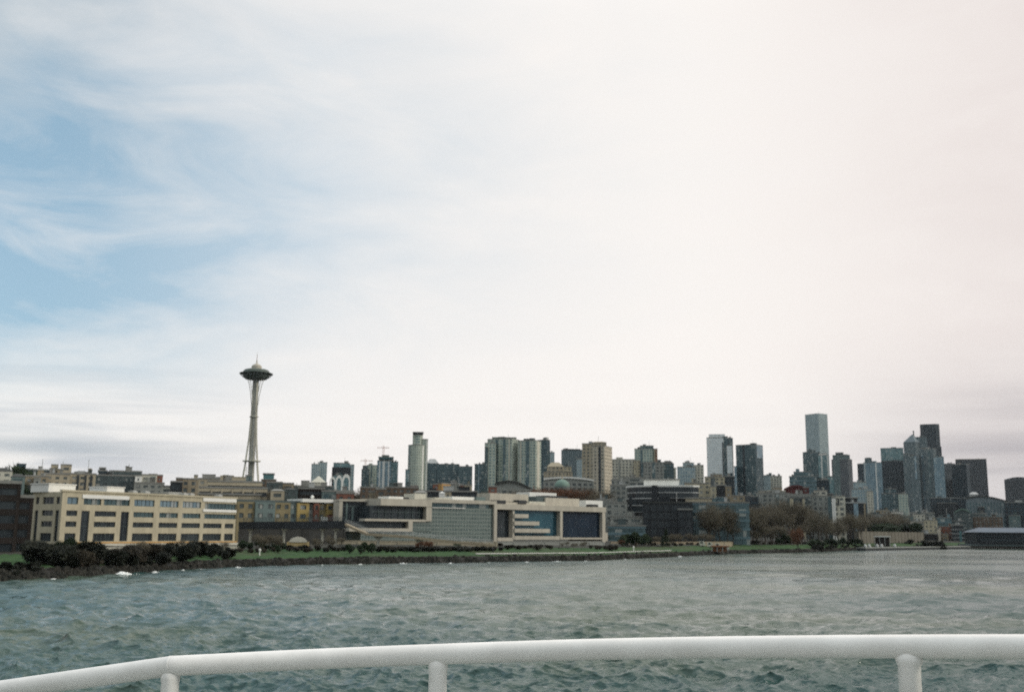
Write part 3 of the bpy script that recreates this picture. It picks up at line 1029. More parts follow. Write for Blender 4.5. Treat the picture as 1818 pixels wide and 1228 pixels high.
def ribbon_office():
    p = Plane(618, 366, 882, 404, 900)
    c = p.P(p.L / 2, 12); base = ground(*c) - 1; org = (c[0], c[1], base)
    root = empty('office_building', org, 'glass office wrapped in a stepping ivory ribbon frame, grey curtain wall at right', 'office building')
    def core(x0, y0, x1, y1, g, out, back, nm='curtain_wall'):
        u0, u1, z0, z1 = p.rect(x0, y0, x1, y1)
        mb = MB(); a = [p.P(u0, -out), p.P(u1, -out), p.P(u1, back), p.P(u0, back)]
        mb.prism(a, z0, z1); mb.build(nm, G[g], root, org)
    core(766, 901, 877, 966, 'curtain', 0, 20)
    core(640, 943, 765.7, 966, 'curtain', .02, 20)
    core(732.5, 925.5, 765.6, 942.6, 'curtain', .01, 20)
    core(660, 898, 757, 921, 'black', -1.2, 18, 'strip_window')
    core(622, 925, 725, 937, 'black', -1.0, 18, 'strip_window')
    core(768, 893.5, 877, 900.5, 'tealdark', -.8, 18, 'strip_window')
    fr = [((676, 885.5, 767, 897.8), 1.0, 18), ((757, 898, 766.5, 925), .9, 3), ((648, 921, 756.8, 925), .8, 3), ((725.3, 925.2, 732.5, 943), .9, 3), ((620, 937, 725.2, 943), 1.0, 3),
          ((766.6, 887, 882, 893.4), .8, 18), ((877.2, 893.6, 882.4, 962), .9, 18)]
    for r, o, b in fr: pbox(root, org, p, r, o, b, W['frame'], 'frame')
    pbox(root, org, p, (768, 900.6, 826, 901.8), .6, -.02, W['white'], 'sill')
    # lines of the floors in the strip windows
    pbox(root, org, p, (660, 908, 756.5, 909.4), -1.0, 1.3, W['dgrey'], 'spandrel')
    for x in range(672, 757, 12): pbox(root, org, p, (x, 898.2, x + .8, 920.8), -.9, 1.25, W['dgrey'], 'mullion')
    # roof plant
    for (x0, y0, x1, y1, yo, m) in ((690, 881, 716, 888, 4, 'white'), (718, 882.5, 726, 888, 5, 'black'), (736, 876, 756, 886, 6, 'pale'), (772, 883, 800, 888, 5, 'pale'), (803, 881.5, 842, 889, 5, 'white'), (846, 883, 856, 889, 4, 'tealp')):
        pbox(root, org, p, (x0, y0, x1, y1), -yo, yo + 7, W[m], 'roof_plant')


ribbon_office()


def panel_office():
    p = Plane(883, 408, 1076, 452, 915)
    c = p.P(p.L / 2, 12); base = ground(*c) - 1; org = (c[0], c[1], base)
    root = empty('office_building', org, 'office with black, petrol and navy glass panels and three ivory balcony slabs', 'office building')
    def core(x0, y0, x1, y1, g, out, back, nm='curtain_wall'):
        u0, u1, z0, z1 = p.rect(x0, y0, x1, y1)
        mb = MB(); a = [p.P(u0, -out), p.P(u1, -out), p.P(u1, back), p.P(u0, back)]
        mb.prism(a, z0, z1); mb.build(nm, G[g], root, org)
    core(882.8, 907.5, 911, 953.5, 'black', -1.6, 20); core(911.2, 906.5, 995, 950.5, 'petrol', -1.2, 20); core(998.5, 907.8, 1070.5, 953.5, 'ink', -.8, 20)
    fr = [((882.6, 897, 1076, 906.2), 1.0, 20), ((910.3, 906.5, 913.4, 957), .8, 3), ((994.5, 906.6, 999, 957), .9, 3), ((1069.5, 908, 1074.8, 966), .9, 20),
          ((883, 954, 911, 960), .8, 4), ((913.6, 951, 994.4, 957.5), .8, 4), ((999.2, 953.8, 1069.3, 957), .8, 4),
          ((1074.9, 945, 1079, 960), .6, 6)]
    for r, o, b in fr: pbox(root, org, p, r, o, b, W['frame'], 'frame')
    for r in ((913.6, 912, 938.5, 919), (913.6, 925, 957.5, 932), (913.6, 938, 976.5, 945)):
        pbox(root, org, p, r, 1.3, 1.1, W['frame'], 'balcony_slab')
    for r, yo, m in (((870, 876, 938, 888), 8, 'frame'), ((846, 882, 862, 892), 7, 'tealp'), ((880, 887.5, 898, 891.5), 5, 'black'), ((921, 887.5, 935, 891.5), 5, 'black'),
                     ((881, 891.6, 960, 897), 5.5, 'frame'), ((940, 874, 988, 884), 13, 'white'), ((952, 881, 972, 889), 7, 'dgrey'), ((970, 880, 1008, 882.8), 7, 'black'), ((969, 884, 1028.5, 897), 6, 'frame'), ((940, 890, 968.5, 897), 5.6, 'pale'),
                     ((1040, 888, 1070, 898), 9, 'white'), ((1050, 895, 1062, 899), 6, 'black')):
        po = off(p, yo); u0, u1, z0, z1 = po.rect(*r)
        mb = MB(); mb.obox(po.o, p.ux, u0, u1, 0, 8, z0 - .5, z1); mb.build('roof_pavilion', W[m], root, org)
    pbox(root, org, p, (884, 960.1, 1070, 968), .3, 8, W['grey'], 'podium')


panel_office()


# --- footbridge and its ramp
def footbridge():
    path = [(424, 932, 350), (505, 931.5, 345), (612, 931, 342), (650, 948, 340), (720, 952.5, 338), (820, 963.5, 338), (875, 968, 338)]
    pts = [at(*q) for q in path]
    org = (pts[2].x, pts[2].y, ground(pts[2].x, pts[2].y))
    root = empty('footbridge', org, 'dark steel footbridge on concrete columns with a pale ramp sloping down to the park', 'bridge')
    for i in range(len(pts) - 1):
        a, b = pts[i], pts[i + 1]; main = i < 2
        h = 2.3 if main else .75
        mb = MB(); d = norm2(b.x - a.x, b.y - a.y); n = (-d[1], d[0]); w = 4.2 if main else 3.4
        def pt(p, s, z): return (p.x + n[0] * s, p.y + n[1] * s, z)
        A = [pt(a, 0, a.z - h / 2), pt(b, 0, b.z - h / 2), pt(b, 0, b.z + h / 2), pt(a, 0, a.z + h / 2)]
        Bq = [pt(a, w, a.z - h / 2), pt(b, w, b.z - h / 2), pt(b, w, b.z + h / 2), pt(a, w, a.z + h / 2)]
        mb.face(A); mb.face(Bq[::-1]); mb.face([A[3], A[2], Bq[2], Bq[3]]); mb.face([A[0], Bq[0], Bq[1], A[1]]); mb.face([A[0], A[3], Bq[3], Bq[0]]); mb.face([A[1], Bq[1], Bq[2], A[2]])
        mb.build('deck' if main else 'ramp', W['black' if main else 'tan2'], root, org)
        L = (b - a).length; nn = int(L / 2.2)
        rl = MB()
        for s in (.1, w - .1):
            for k in range(nn + 1):
                q = a.lerp(b, k / max(nn, 1)); rl.tube([pt(q, s, q.z + h / 2), pt(q, s, q.z + h / 2 + 1.25)], .05, 5)
            for z in (.45, .85, 1.25): rl.tube([pt(a, s, a.z + h / 2 + z), pt(b, s, b.z + h / 2 + z)], .045, 5)
        rl.build('guard_rail', W['dgrey' if main else 'metal'], root, org)
    for px, y in ((445, 939), (505, 936), (573, 936), (596, 937), (672, 950), (745, 956), (812, 963)):
        xs = [q[0] for q in path]; D = float(np.interp(px, xs, [q[2] for q in path])); z = float(np.interp(px, xs, [q.z for q in pts])) - (.9 if px < 620 else .35)
        P = at(px, y, D + 2); g = ground(P.x, P.y)
        mb = MB(); r = .42
        mb.tube([(P.x, P.y, g - .5), (P.x, P.y, z - .9)], r, 10); mb.prism([(P.x + dx * 1.5, P.y + dy * 1.2) for dx, dy in ((-.4, -.4), (.4, -.4), (.4, .4), (-.4, .4))], z - 1.0, z, 0,
                 [(P.x + dx * 1.5, P.y + dy * 1.2) for dx, dy in ((-1, -1), (1, -1), (1, 1), (-1, 1))])
        mb.build('column', W['pale'], root, org)


footbridge()


def wall_thing(name, label, cat, x0, D0, x1, D1, ytop, ybot, m, th=.5, group=None):
    p = Plane(x0, D0, x1, D1, (ytop + ybot) / 2)
    c = p.P(p.L / 2, 0); org = (c[0], c[1], ground(*c))
    z1 = p.uz((x0 + x1) / 2, ytop)[1]
    mb = MB(); mb.obox(p.o, p.ux, 0, p.L, 0, th, org[2] - 1.2, z1)
    mb.obox(p.o, p.ux, -.1, p.L + .1, -.1, th + .1, z1 + .003, z1 + .22)
    n = int(p.L / 6)
    for k in range(n + 1): mb.obox(p.o, p.ux, p.L * k / max(n, 1) - .25, p.L * k / max(n, 1) + .25, -.16, -.01, org[2] - 1.0, z1 - .05)
    o = mb.build(name, W[m], None, org)
    return tag(o, label, cat, group)


wall_thing('retaining_wall', 'tan retaining wall behind the dark hedge under the footbridge ramp', 'wall', 600, 356, 882, 360, 961, 975, 'tan')
wall_thing('retaining_wall', 'grey concrete retaining wall below the black and petrol glass office', 'wall', 884, 372, 1072, 400, 962, 973, 'grey')
wall_thing('retaining_wall', 'low pale wall between the cream office and its shore bushes', 'wall', 112, 268, 425, 300, 972, 985, 'pale')
wall_thing('retaining_wall', 'dark grey wall under the deck at the left end of the footbridge', 'wall', 424, 362, 612, 364, 938.5, 975, 'dgdark')
wall_thing('retaining_wall', 'long brown-grey wall below the big blue banded office', 'wall', 1085, 430, 1300, 500, 962, 975, 'tan2')


# ------------------------------------------------------------------ needle tower
def needle():
    D = 1300.0
    P = at(452, 720, D); cx, cy = P.x, P.y
    g0 = ground(cx, cy)
    zt = at(456, 663, D).z            # widest ring of the saucer
    root = empty('observation_tower', (cx, cy, g0), 'tall needle tower with splayed legs and a flying-saucer deck on top', 'tower')
    org = (cx, cy, g0)
    H = zt - g0
    prof = [(0, 15), (.12, 12.0), (.30, 8.2), (.50, 5.0), (.66, 3.6), (.74, 3.4), (.84, 5.0), (.92, 7.4), (.975, 10.5)]
    legm = W['pale']
    for k in range(3):
        th = math.radians(-20 + 120 * k)
        mb = MB()
        for off in (-1, 1):
            pts = []
            for f, r in prof:
                w = .95 if f < .7 else .95 + (f - .7) * 6
                pts.append((cx + r * math.cos(th) - math.sin(th) * off * w, cy + r * math.sin(th) + math.cos(th) * off * w, g0 - 1 + f * H))
            mb.tube(pts, [.85 - .25 * f if f < .7 else .42 for f, r in prof], 6)
        for f in (.2, .4, .55):
            r = np.interp(f, [q[0] for q in prof], [q[1] for q in prof])
            c = (cx + r * math.cos(th), cy + r * math.sin(th)); t = (-math.sin(th), math.cos(th))
            mb.tube([(c[0] - t[0] * 1.2, c[1] - t[1] * 1.2, g0 + f * H), (c[0] + t[0] * 1.2, c[1] + t[1] * 1.2, g0 + f * H)], .4, 5)
        mb.build('leg', legm, root, org, smooth=True)
    mb = MB()
    hexa = [(cx + 2.9 * math.cos(t), cy + 2.9 * math.sin(t)) for t in [i * math.pi / 3 for i in range(6)]]
    mb.prism(hexa, g0 - 1, g0 + H - 4)
    mb.build('core', W['pale'], root, org)
    mb = MB()
    for a in (-75, 45, 165):
        t = math.radians(a); q = (cx + 2.85 * math.cos(t), cy + 2.85 * math.sin(t)); ux = (-math.sin(t), math.cos(t))
        mb.obox(q, ux, -1.2, 1.2, -.7, .6, g0, g0 + H - 4.2)
        for i in range(28): mb.obox(q, ux, -1.4, 1.4, -.9, -.7, g0 + 6 + i * (H - 12) / 28, g0 + 6.6 + i * (H - 12) / 28)
    mb.build('elevator_shaft', W['grey'], root, org)
    mb = MB()
    for z, r0, r1, h in ((49 / 154 * H, 3.6, 10.9, 1.1), (.66 * H, 3.6, 5.6, .8)):
        mb.lathe([(r0, g0 + z), (r1, g0 + z), (r1, g0 + z + h), (r0, g0 + z + h), (r0, g0 + z)], 24, (cx, cy))
    mb.build('brace_ring', legm, root, org)
    # saucer
    mb = MB()
    mb.lathe([(3.0, zt - 8.0), (9, zt - 7.8), (12.8, zt - 7.0), (14.6, zt - 5.2), (15.6, zt - 3.0), (16.4, zt - 1.0), (16.8, zt - .2), (16.6, zt + .4), (15.6, zt + 2.8), (13.0, zt + 4.4), (9.0, zt + 5.0), (0.01, zt + 5.1)], 48, (cx, cy))
    sau = mb.build('saucer', W['dksaucer'], root, org, smooth=True)
    mb = MB()
    mb.lathe([(16.6, zt - 1.1), (19.8, zt - .5), (20.0, zt + .1), (16.4, zt + .5)], 48, (cx, cy))
    for i in range(48):
        t = 2 * math.pi * i / 48; mb.tube([(cx + 15 * math.cos(t), cy + 15 * math.sin(t), zt - 5.4), (cx + 20.4 * math.cos(t), cy + 20.4 * math.sin(t), zt - .4)], .16, 4)
    mb.build('halo_ring', W['dksaucer'], sau, org)
    mb = MB(); mb.lathe([(15.65, zt + 2.85), (14.4, zt + 4.1), (12.4, zt + 4.9), (9, zt + 5.4), (0.01, zt + 5.6)], 40, (cx, cy)); mb.build('roof', W['dkgreenroof'], sau, org, smooth=True)
    mb = MB(); mb.lathe([(6.8, zt + 5.3), (6.0, zt + 7.2), (6.4, zt + 8.4), (5.2, zt + 10.2), (3.2, zt + 11.4), (1.0, zt + 12.6), (.8, zt + 16), (.01, zt + 16)], 24, (cx, cy)); cup = mb.build('cupola', W['frame'], sau, org, smooth=True)
    mb = MB(); mb.tube([(cx, cy, zt + 15.5), (cx, cy, zt + 20), (cx, cy, zt + 27)], [.65, .42, .16], 6); mb.build('spire', W['brick2'], root, org)


W['dkgreenroof'] = mat('dark_green_roof', (.075, .095, .078), .7, .15, .2)
W['dksaucer'] = mat('saucer_metal', (.060, .078, .066), .6, .2, .1)
W['brick2'] = mat('spire_paint', (.42, .36, .33), .6, .1, .2)
needle()


# ------------------------------------------------------------------ boat rail
def boat_rail():
    R = .0272
    path = [(-260, 1263, 3.80), (0, 1224.5, 3.45), (304, 1181.5, 3.10), (540, 1170, 3.0), (778, 1160.5, 2.90), (1000, 1153.5, 2.82), (1200, 1149.5, 2.76), (1400, 1147.5, 2.71), (1612, 1146.8, 2.66), (1818, 1147.5, 2.62), (2080, 1150, 2.58)]
    P = [at(*q) for q in path]
    deckz = 7.62
    m = bpy.data.materials.new('white_enamel'); m.use_nodes = True
    t = NT(m.node_tree); b = t.n['Principled BSDF']; tc = t.new('ShaderNodeTexCoord')
    n = t.noise(tc.outputs['Object'], 9, 5, .6); n2 = t.noise(tc.outputs['Object'], 60, 3, .7)
    c = t.mix(t.ramp(n, .35, .7), (.66, .645, .61), (.74, .725, .69)); c = t.mix(t.m('MULTIPLY', t.ramp(n2, .68, .78), .5), c, (.46, .42, .35))
    t.l.new(c, b.inputs['Base Color']); b.inputs['Roughness'].default_value = .38
    t.l.new(t.ramp(n, .3, .7, .30, .5), b.inputs['Roughness'])
    bp = t.new('ShaderNodeBump'); bp.inputs['Strength'].default_value = .12; bp.inputs['Distance'].default_value = .004
    t.l.new(t.noise(tc.outputs['Object'], 25, 3), bp.inputs['Height']); t.l.new(bp.outputs[0], b.inputs['Normal'])
    org = (P[5].x, P[5].y, deckz)
    root = empty('boat_railing', org, 'white painted tubular handrail of the boat on three round posts', 'railing')
    # smooth curve right of the mitred corner
    right = P[2:]; left = P[:3]
    def catmull(ps, n=10):
        out = []
        for i in range(len(ps) - 1):
            p0 = ps[max(i - 1, 0)]; p1 = ps[i]; p2 = ps[i + 1]; p3 = ps[min(i + 2, len(ps) - 1)]
            for k in range(n):
                u = k / n
                out.append(.5 * ((2 * p1) + (p2 - p0) * u + (2 * p0 - 5 * p1 + 4 * p2 - p3) * u * u + (3 * p1 - p0 - 3 * p2 + p3) * u ** 3))
        return out + [ps[-1]]
    full = [left[0], left[1], left[1].lerp(left[2], .9), left[1].lerp(left[2], .985)] + catmull(right)
    # drop the sample that sits too close behind the corner
    mb = MB(); mb.tube(full, R, 40); hr = mb.build('handrail', m, root, org, smooth=True)
    q0 = P[2]; dl = (P[2] - P[1]).normalized(); dr_ = (P[3] - P[2]).normalized(); dm = (dl + dr_).normalized()
    mb = MB(); mb.tube([q0 - dm * .005, q0 - dm * .002, q0 + dm * .002, q0 + dm * .005], [R, R + .0005, R + .0005, R], 40, caps=False); mb.build('weld_seam', m, hr, org, smooth=True)
    for i, r in ((2, .0250), (4, .0255), (8, .0262)):
        q = P[i]
        mb = MB(); e = .004 if i == 8 else .001
        mb.tube([(q.x, q.y, deckz - .02), (q.x, q.y, q.z - .044), (q.x, q.y, q.z - .034), (q.x, q.y, q.z - .024), (q.x, q.y, q.z - .008)], [r - .001, r - .001, r + e, r + e, r - .006], 32)
        mb.lathe([(r + .03, deckz + .012), (r + .03, deckz + .02), (r, deckz + .03)], 24, (q.x, q.y))
        mb.build('post', m, root, org, smooth=True)
    # the deck that carries the posts
    mb = MB(); fr = [(p.x, p.y + .12) for p in P]
    poly = fr[::-1] + [(-3.0, -2.0), (3.0, -2.0)]
    poly = list(reversed(poly))
    mb.prism([(-3.2, -2.0), (3.2, -2.0)] + [(p[0], p[1]) for p in fr[::-1]], deckz - .15, deckz)
    o = mb.build('boat_deck', mat('deck_paint', (.30, .32, .31), .7, .1, 1.0), None, (0, 0, deckz))
    tag(o, kind='structure')


boat_rail()


# ------------------------------------------------------------------ city
T = [
 # name, label, category, distance, volumes
 # -- left hill
 ('apartment_building', 'very dark brown banded block at the left edge beside the cream office', 'apartment block', 250, [V(-70, 34, 858, 'dkbrown'), V(30, 56, 884, 'dkbrown', dd=2)]),
 ('house', 'pale small house at the far left edge under a dark tree', 'house', 520, [V(-30, 20, 836, 'pale', roof='hip', yr=829)]),
 ('house', 'pale teal little house on the left hill above the dark banded block', 'house', 470, [V(20, 42, 846, 'tealp', roof='hip', yr=840)]),
 ('apartment_building', 'long low hillside building with a dark ribbon of windows at far left', 'apartment block', 600, [V(22, 92, 834, 'banddk', rm='metal'), V(62, 80, 838, 'tan', dd=-12, roof='none')]),
 ('apartment_building', 'tan stepped apartments below the low dark ribbon building on the left hill', 'apartment block', 540, [V(44, 84, 846, 'tan2'), V(80, 122, 842, 'tan', dd=5), V(60, 70, 850, 'grey', dd=-6)]),
 ('apartment_building', 'small tan tower stub left of the square olive tower on the hill', 'tower', 610, [V(91, 101, 826, 'tan')]),
 ('apartment_building', 'square olive-tan tower on the left hill, tallest left of the needle tower', 'tower', 600, [V(108, 125, 826, 'tan', dep=16), V(102, 110, 834, 'tan2')]),
 ('apartment_building', 'broad tan apartment block with dark upright slots behind the cream office roof', 'apartment block', 560, [V(124, 168, 842, 'tan', strips=[(136, 140, 'black', None, 872), (150, 153, 'black', None, None), (160, 163, 'black', None, None)]), V(132, 156, 839.5, 'tan2', dd=6)]),
 ('apartment_building', 'big dark green-grey apartment block with rooftop boxes left of centre hill', 'apartment block', 600, [V(168, 252, 845, 'dgrey', roof='slab'), V(174, 188, 836, 'banddk', dd=3, dep=10), V(203, 212, 837, 'dgrey', dd=3), V(213, 250, 837.5, 'dgrey', dd=3), V(176, 186, 831.5, 'plainblack', dd=5, dep=6)]),
 ('apartment_building', 'white and glass bay-fronted apartments right of the dark green-grey block', 'apartment block', 590, [V(240, 250, 845, 'white', dd=-4), V(251, 264, 843.5, 'pale'), V(264, 277, 843, 'condo'), V(277, 287, 844.5, 'brick', dd=3), V(238, 290, 858, 'grey', dd=-6)]),
 ('warehouse', 'pale low flat roofed block in the gap left of the needle tower', 'building', 520, [V(286, 304, 864, 'pale')]),
 ('apartment_building', 'near-black narrow block with brown corner left of the long tan office', 'apartment block', 500, [V(303, 322, 856, 'black'), V(313, 322, 850, 'brown', dd=2)]),
 ('apartment_building', 'plain brown-grey block between the black block and the long tan office', 'apartment block', 505, [V(322, 350, 851, 'tan2'), V(345, 349, 845, 'tan', dd=3, dep=5)]),
 ('office_building', 'long tan three tier office with black window bands at the foot of the needle tower', 'office building', 440,
    [V(354, 473, 867, 'band', dep=18, strips=[(x, x + 2.4, 'tan', 869, 878) for x in (374, 392, 411, 430, 450)]), V(369, 464, 856, 'band', dd=6, dep=16), V(352, 462, 878.5, 'plaintan', dd=-5, dep=10)]),
 ('apartment_building', 'tan rooftop row with a brick-red attic behind the long tan office', 'apartment block', 560, [V(352, 440, 851, 'tan'), V(380, 392, 848.5, 'brick', dd=2, dep=10), V(436, 446, 845, 'tealp', dd=-2, dep=10)]),
 ('apartment_building', 'small square teal block just right of the needle tower legs', 'building', 700, [V(467, 486, 841.5, 'plainteal', dep=14), V(464, 489, 852, 'brown', dd=-4)]),
 ('apartment_building', 'dark row of flats stepping right from the needle tower base', 'apartment block', 520, [V(474, 500, 857, 'dgrey'), V(500, 520, 859, 'tan2', dd=4), V(520, 590, 864, 'dgrey', dd=6)]),
 ('house', 'tan house with a grey window wall above the coloured apartments', 'house', 430, [V(481, 503, 871, 'tan', roof='hip', yr=867, rm='roofing')]),
 ('house', 'dark house with small pale windows right of the tan hillside house', 'house', 440, [V(503, 527, 869, 'dgrey', roof='gable', yr=865)]),
 ('apartment_building', 'low dark building with a row of small white windows above the coloured apartments', 'apartment block', 450, [V(530, 575, 868, 'dkbrown', roof='slab')]),
 ('office_building', 'low teal flat block below the white pointed arches', 'building', 440, [V(572, 626, 873, 'tealp'), V(598, 627, 876.5, 'brick', dd=-5)]),
 ('house', 'brown house half hidden by trees left of the ivory ribbon office', 'house', 420, [V(668, 684, 869, 'brown', roof='slab'), V(656, 668, 874, 'tan2', dd=5)]),
 ('apartment_building', 'brown low flats with brick roofs below the slim rounded tower', 'apartment block', 560, [V(640, 672, 866, 'brown'), V(684, 742, 866, 'brown', dd=3), V(722, 740, 863, 'brick', dd=8)]),
 ('house', 'small pale house with a hipped roof left of the white gabled hut', 'house', 470, [V(736, 757, 874, 'pale', roof='hip', yr=870, rm='roofing')]),
 ('house', 'tiny white gabled hut in front of the ochre block', 'house', 460, [V(780.5, 788.5, 875, 'white', roof='pyr', yr=871.5, rm='white')]),
 ('warehouse', 'long black roofed low block behind the white gabled hut', 'building', 520, [V(744, 846, 873, 'black'), V(790, 800, 873.5, 'tan', dd=-6)]),
 ('apartment_building', 'bright ochre block below the row of teal towers', 'apartment block', 640, [V(779, 799, 858.5, 'orange', xm=784, th=30)]),
 ('apartment_building', 'pinkish small block touching the ochre block on its left', 'apartment block', 655, [V(769, 779, 860, 'brick')]),
 ('apartment_building', 'grey block with a white rooftop hut right of the ochre block', 'apartment block', 660, [V(799, 819, 860, 'grey'), V(800, 809, 855, 'plainmetal', dd=3, dep=8)]),
 ('apartment_building', 'pale block with one brick-red side left of the big twin condominium', 'apartment block', 640, [V(815, 837, 861.5, 'cream'), V(816, 822, 862, 'brick', dd=-3, dep=8)]),
 ('warehouse', 'small brick-red box among dark trees left of the arched roof hall', 'building', 560, [V(868, 881, 864.5, 'brick')]),
 ('hall', 'grey-green hall with a dark arched roof in front of the big twin condominium', 'hall', 620, [V(878, 946, 868, 'grey', roof='arc', yr=853, s0=.22, s1=1.0, rm='darkroof', dep=40)]),
 # -- needle side towers
 ('apartment_tower', 'pale narrow twin-step tower, first tower right of the needle tower', 'tower', 1350, [V(553, 567, 824, 'palerib', dep=20), V(565, 580, 821, 'palerib', dd=10, dep=20)]),
 ('science_hall', 'low pale hall in front of the first pale tower right of the needle tower', 'hall', 900, [V(552, 578, 856, 'plainp', roof='pyr', yr=844, rm='pale')]),
 ('office_tower', 'teal tower with a black upper face behind the white pointed arches', 'tower', 1300, [V(589, 622, 829, 'plainblack', dep=24, roof='none'), V(592, 620, 822, 'glass', dd=3, dep=20), V(592, 622, 844, 'glass', dd=-4, dep=10), V(620, 628, 825, 'palerib', dd=5)]),
 ('apartment_tower', 'dark stepped slab at the left end of the four tower cluster', 'tower', 1200, [V(642, 655, 833, 'condod'), V(644, 652, 827, 'condod', dd=5)]),
 ('apartment_tower', 'grey-green tower second from left in the four tower cluster', 'tower', 1220, [V(652, 671, 826, 'condog', strips=[(659, 661, 'tealdark', None, None)])]),
 ('apartment_tower', 'glassy blue-teal tower with white fins and a flat wing roof', 'tower', 1180, [V(670, 694, 818, 'glassb', strips=[(673, 675, 'white', None, None), (679, 683, 'white', None, None), (689, 691, 'white', None, None)]), V(672, 698, 811.5, 'plainteal', dep=22, yb=814.5), V(678, 690, 808.5, 'plaingreen', dd=4, dep=14), V(693, 706, 820, 'glass', dd=6)]),
 ('apartment_tower', 'slim tall pale green tower with a rounded cap, alone left of centre', 'tower', 1150, [V(725, 753, 790, 'condog', shape='bow', dep=30, strips=[(749.5, 751.5, 'white', None, None), (725, 729, 'tealdark', None, None)]), V(733, 750, 772, 'condog', dd=6, dep=22, shape='bow'), V(750, 759, 780, 'condog', dd=8, dep=22, strips=[(756.5, 758.5, 'white', None, None)]), V(733, 751, 767.5, 'plainblack', dd=5, dep=18, yb=770), V(720, 727, 834, 'glass', dd=3)]),
 ('office_tower', 'teal block with a pale sloped top right beside the slim rounded tower', 'tower', 1500, [V(757, 778, 822, 'glassd', roof='hip', yr=814, rm='metal')]),
 ('office_tower', 'wide flat dark teal block, middle of the low teal row', 'tower', 1450, [V(776, 815, 824, 'glassd')]),
 ('office_tower', 'dark teal block at the right end of the low teal row', 'tower', 1430, [V(813, 838, 828, 'glassd')]),
 ('office_tower', 'narrow dark tower tucked against the left of the big twin condominium', 'tower', 1300, [V(843, 863, 824, 'glassd', strips=[(849, 850.5, 'blue', None, None)])]),
 ('apartment_tower', 'broad pale green twin condominium with stacked balconies, widest on the skyline', 'tower', 1100,
    [V(866, 921, 779, 'condog', xm=909, th=22, strips=[(880, 884, 'tealdark', None, None), (893, 898, 'tealdark', None, None), (903, 906, 'pale', None, None)]), V(861, 880, 787, 'condog', dd=-3, dep=22), V(861, 866, 794, 'condod', dd=-5, dep=18),
     V(920, 960, 782, 'condog', dd=-4, xm=951, th=20, strips=[(934, 940, 'tealdark', None, None), (953, 957, 'pale', None, None), (923, 926, 'pale', None, None)]), V(874, 916, 777, 'plaingreen', dd=12, dep=14, yb=781)]),
 ('office_tower', 'dark teal slab directly behind the right end of the big twin condominium', 'tower', 1180, [V(955, 976, 781, 'glassd', xm=971, th=28)]),
 ('apartment_tower', 'pale thin tower in the gap right of the dark teal slab', 'tower', 1450, [V(974, 984, 803, 'palerib')]),
 ('office_tower', 'wide dark grey tower behind the tan ornate tower on its left', 'tower', 1400, [V(997, 1036, 799, 'ribs', roof='slab', rm='darkroof'), V(1000, 1030, 797.5, 'plaindg', dd=8, dep=12)]),
 ('apartment_tower', 'pale blue tower between the dark grey tower and the tan ornate tower', 'tower', 1250, [V(1024, 1036, 815, 'palerib')]),
 ('apartment_building', 'stepped tan building with rounded crown left of the tan ornate tower', 'apartment block', 1000, [V(966, 1016, 838, 'tan'), V(972, 1000, 828, 'tan', dd=4, roof='hip', yr=820, rm='tan'), V(1000, 1014, 829, 'cream', dd=5), V(980, 990, 823, 'tan2', dd=8)]),
 ('apartment_tower', 'tall tan ornate tower with cornice and dark window columns', 'tower', 960, [V(1035, 1086, 792, 'beige', xm=1073, th=20, dep=30, strips=[(1042, 1046, 'black', None, None), (1063, 1067, 'black', None, None), (1036, 1039.5, 'tan', None, None)]), V(1034, 1075, 788, 'tan', dd=4, dep=24), V(1052, 1076, 785, 'tan2', dd=7, dep=14, roof='hip', yr=783, rm='tan2')]),
 ('apartment_building', 'pale olive slab right of the tan ornate tower', 'apartment block', 1060, [V(1086, 1128, 816, 'pale', strips=[(1098, 1101, 'grey', None, None)]), V(1126, 1137, 818, 'cream', dd=-4, strips=[(1136, 1137.5, 'black', None, None)])]),
 ('apartment_building', 'grey-green terraced flats at the foot of the pale olive slab', 'apartment block', 760, [V(1086, 1114, 852, 'bandg'), V(1084, 1112, 862, 'grey', dd=-12), V(1108, 1146, 848, 'bandg', dd=6)]),
 ('office_tower', 'teal topped tower with a tan right edge, above the pale olive slab', 'tower', 1250, [V(1127, 1158, 797, 'condog', strips=[(1137, 1141, 'tealdark', None, None)]), V(1137, 1160, 791.5, 'tealp', dd=4, dep=20), V(1157, 1167, 797, 'tan', dd=5, strips=[(1164, 1166, 'brick', None, None)]), V(1138, 1142, 822, 'glassd', dd=-10)]),
 ('apartment_tower', 'grey stepped tower with a dark sloped right side behind the ribbon-banded office', 'tower', 1000, [V(1143, 1178, 821, 'grey', strips=[(1158, 1163, 'tealdark', None, None)]), V(1176, 1196, 823, 'condod', dd=3, roof='hip', yr=817, rm='darkroof'), V(1194, 1200, 831, 'pale', dd=4)]),
 ('apartment_building', 'pale white-grey stepped tower left of the tall mirror tower', 'tower', 1150, [V(1203, 1234, 829, 'palerib'), V(1213, 1232, 822, 'palerib', dd=6), V(1232, 1249, 826, 'pale', dd=3)]),
 ('apartment_building', 'yellowish low tower at the foot of the tall mirror tower', 'apartment block', 880, [V(1252, 1286, 847, 'cream', strips=[(1262, 1270, 'home', None, None)]), V(1262, 1282, 842.5, 'tan2', dd=5)]),
 ('office_tower', 'tall bright mirror glass tower with dark vertical slots, left of the dark green tower', 'tower', 1500, [V(1255, 1284, 777, 'mirror', xm=None, strips=[(1282, 1284, 'black', 785, None)]), V(1259, 1287, 770.5, 'mirror', dd=5, dep=22, roof='none'), V(1284, 1292, 775, 'glassd', dd=2), V(1290, 1301, 778, 'glassd', dd=6), V(1291, 1300, 791, 'mirror', dd=-2, dep=10)]),
 ('apartment_building', 'dark low slab at the foot of the mirror tower on its right', 'building', 900, [V(1286, 1304, 846, 'banddk')]),
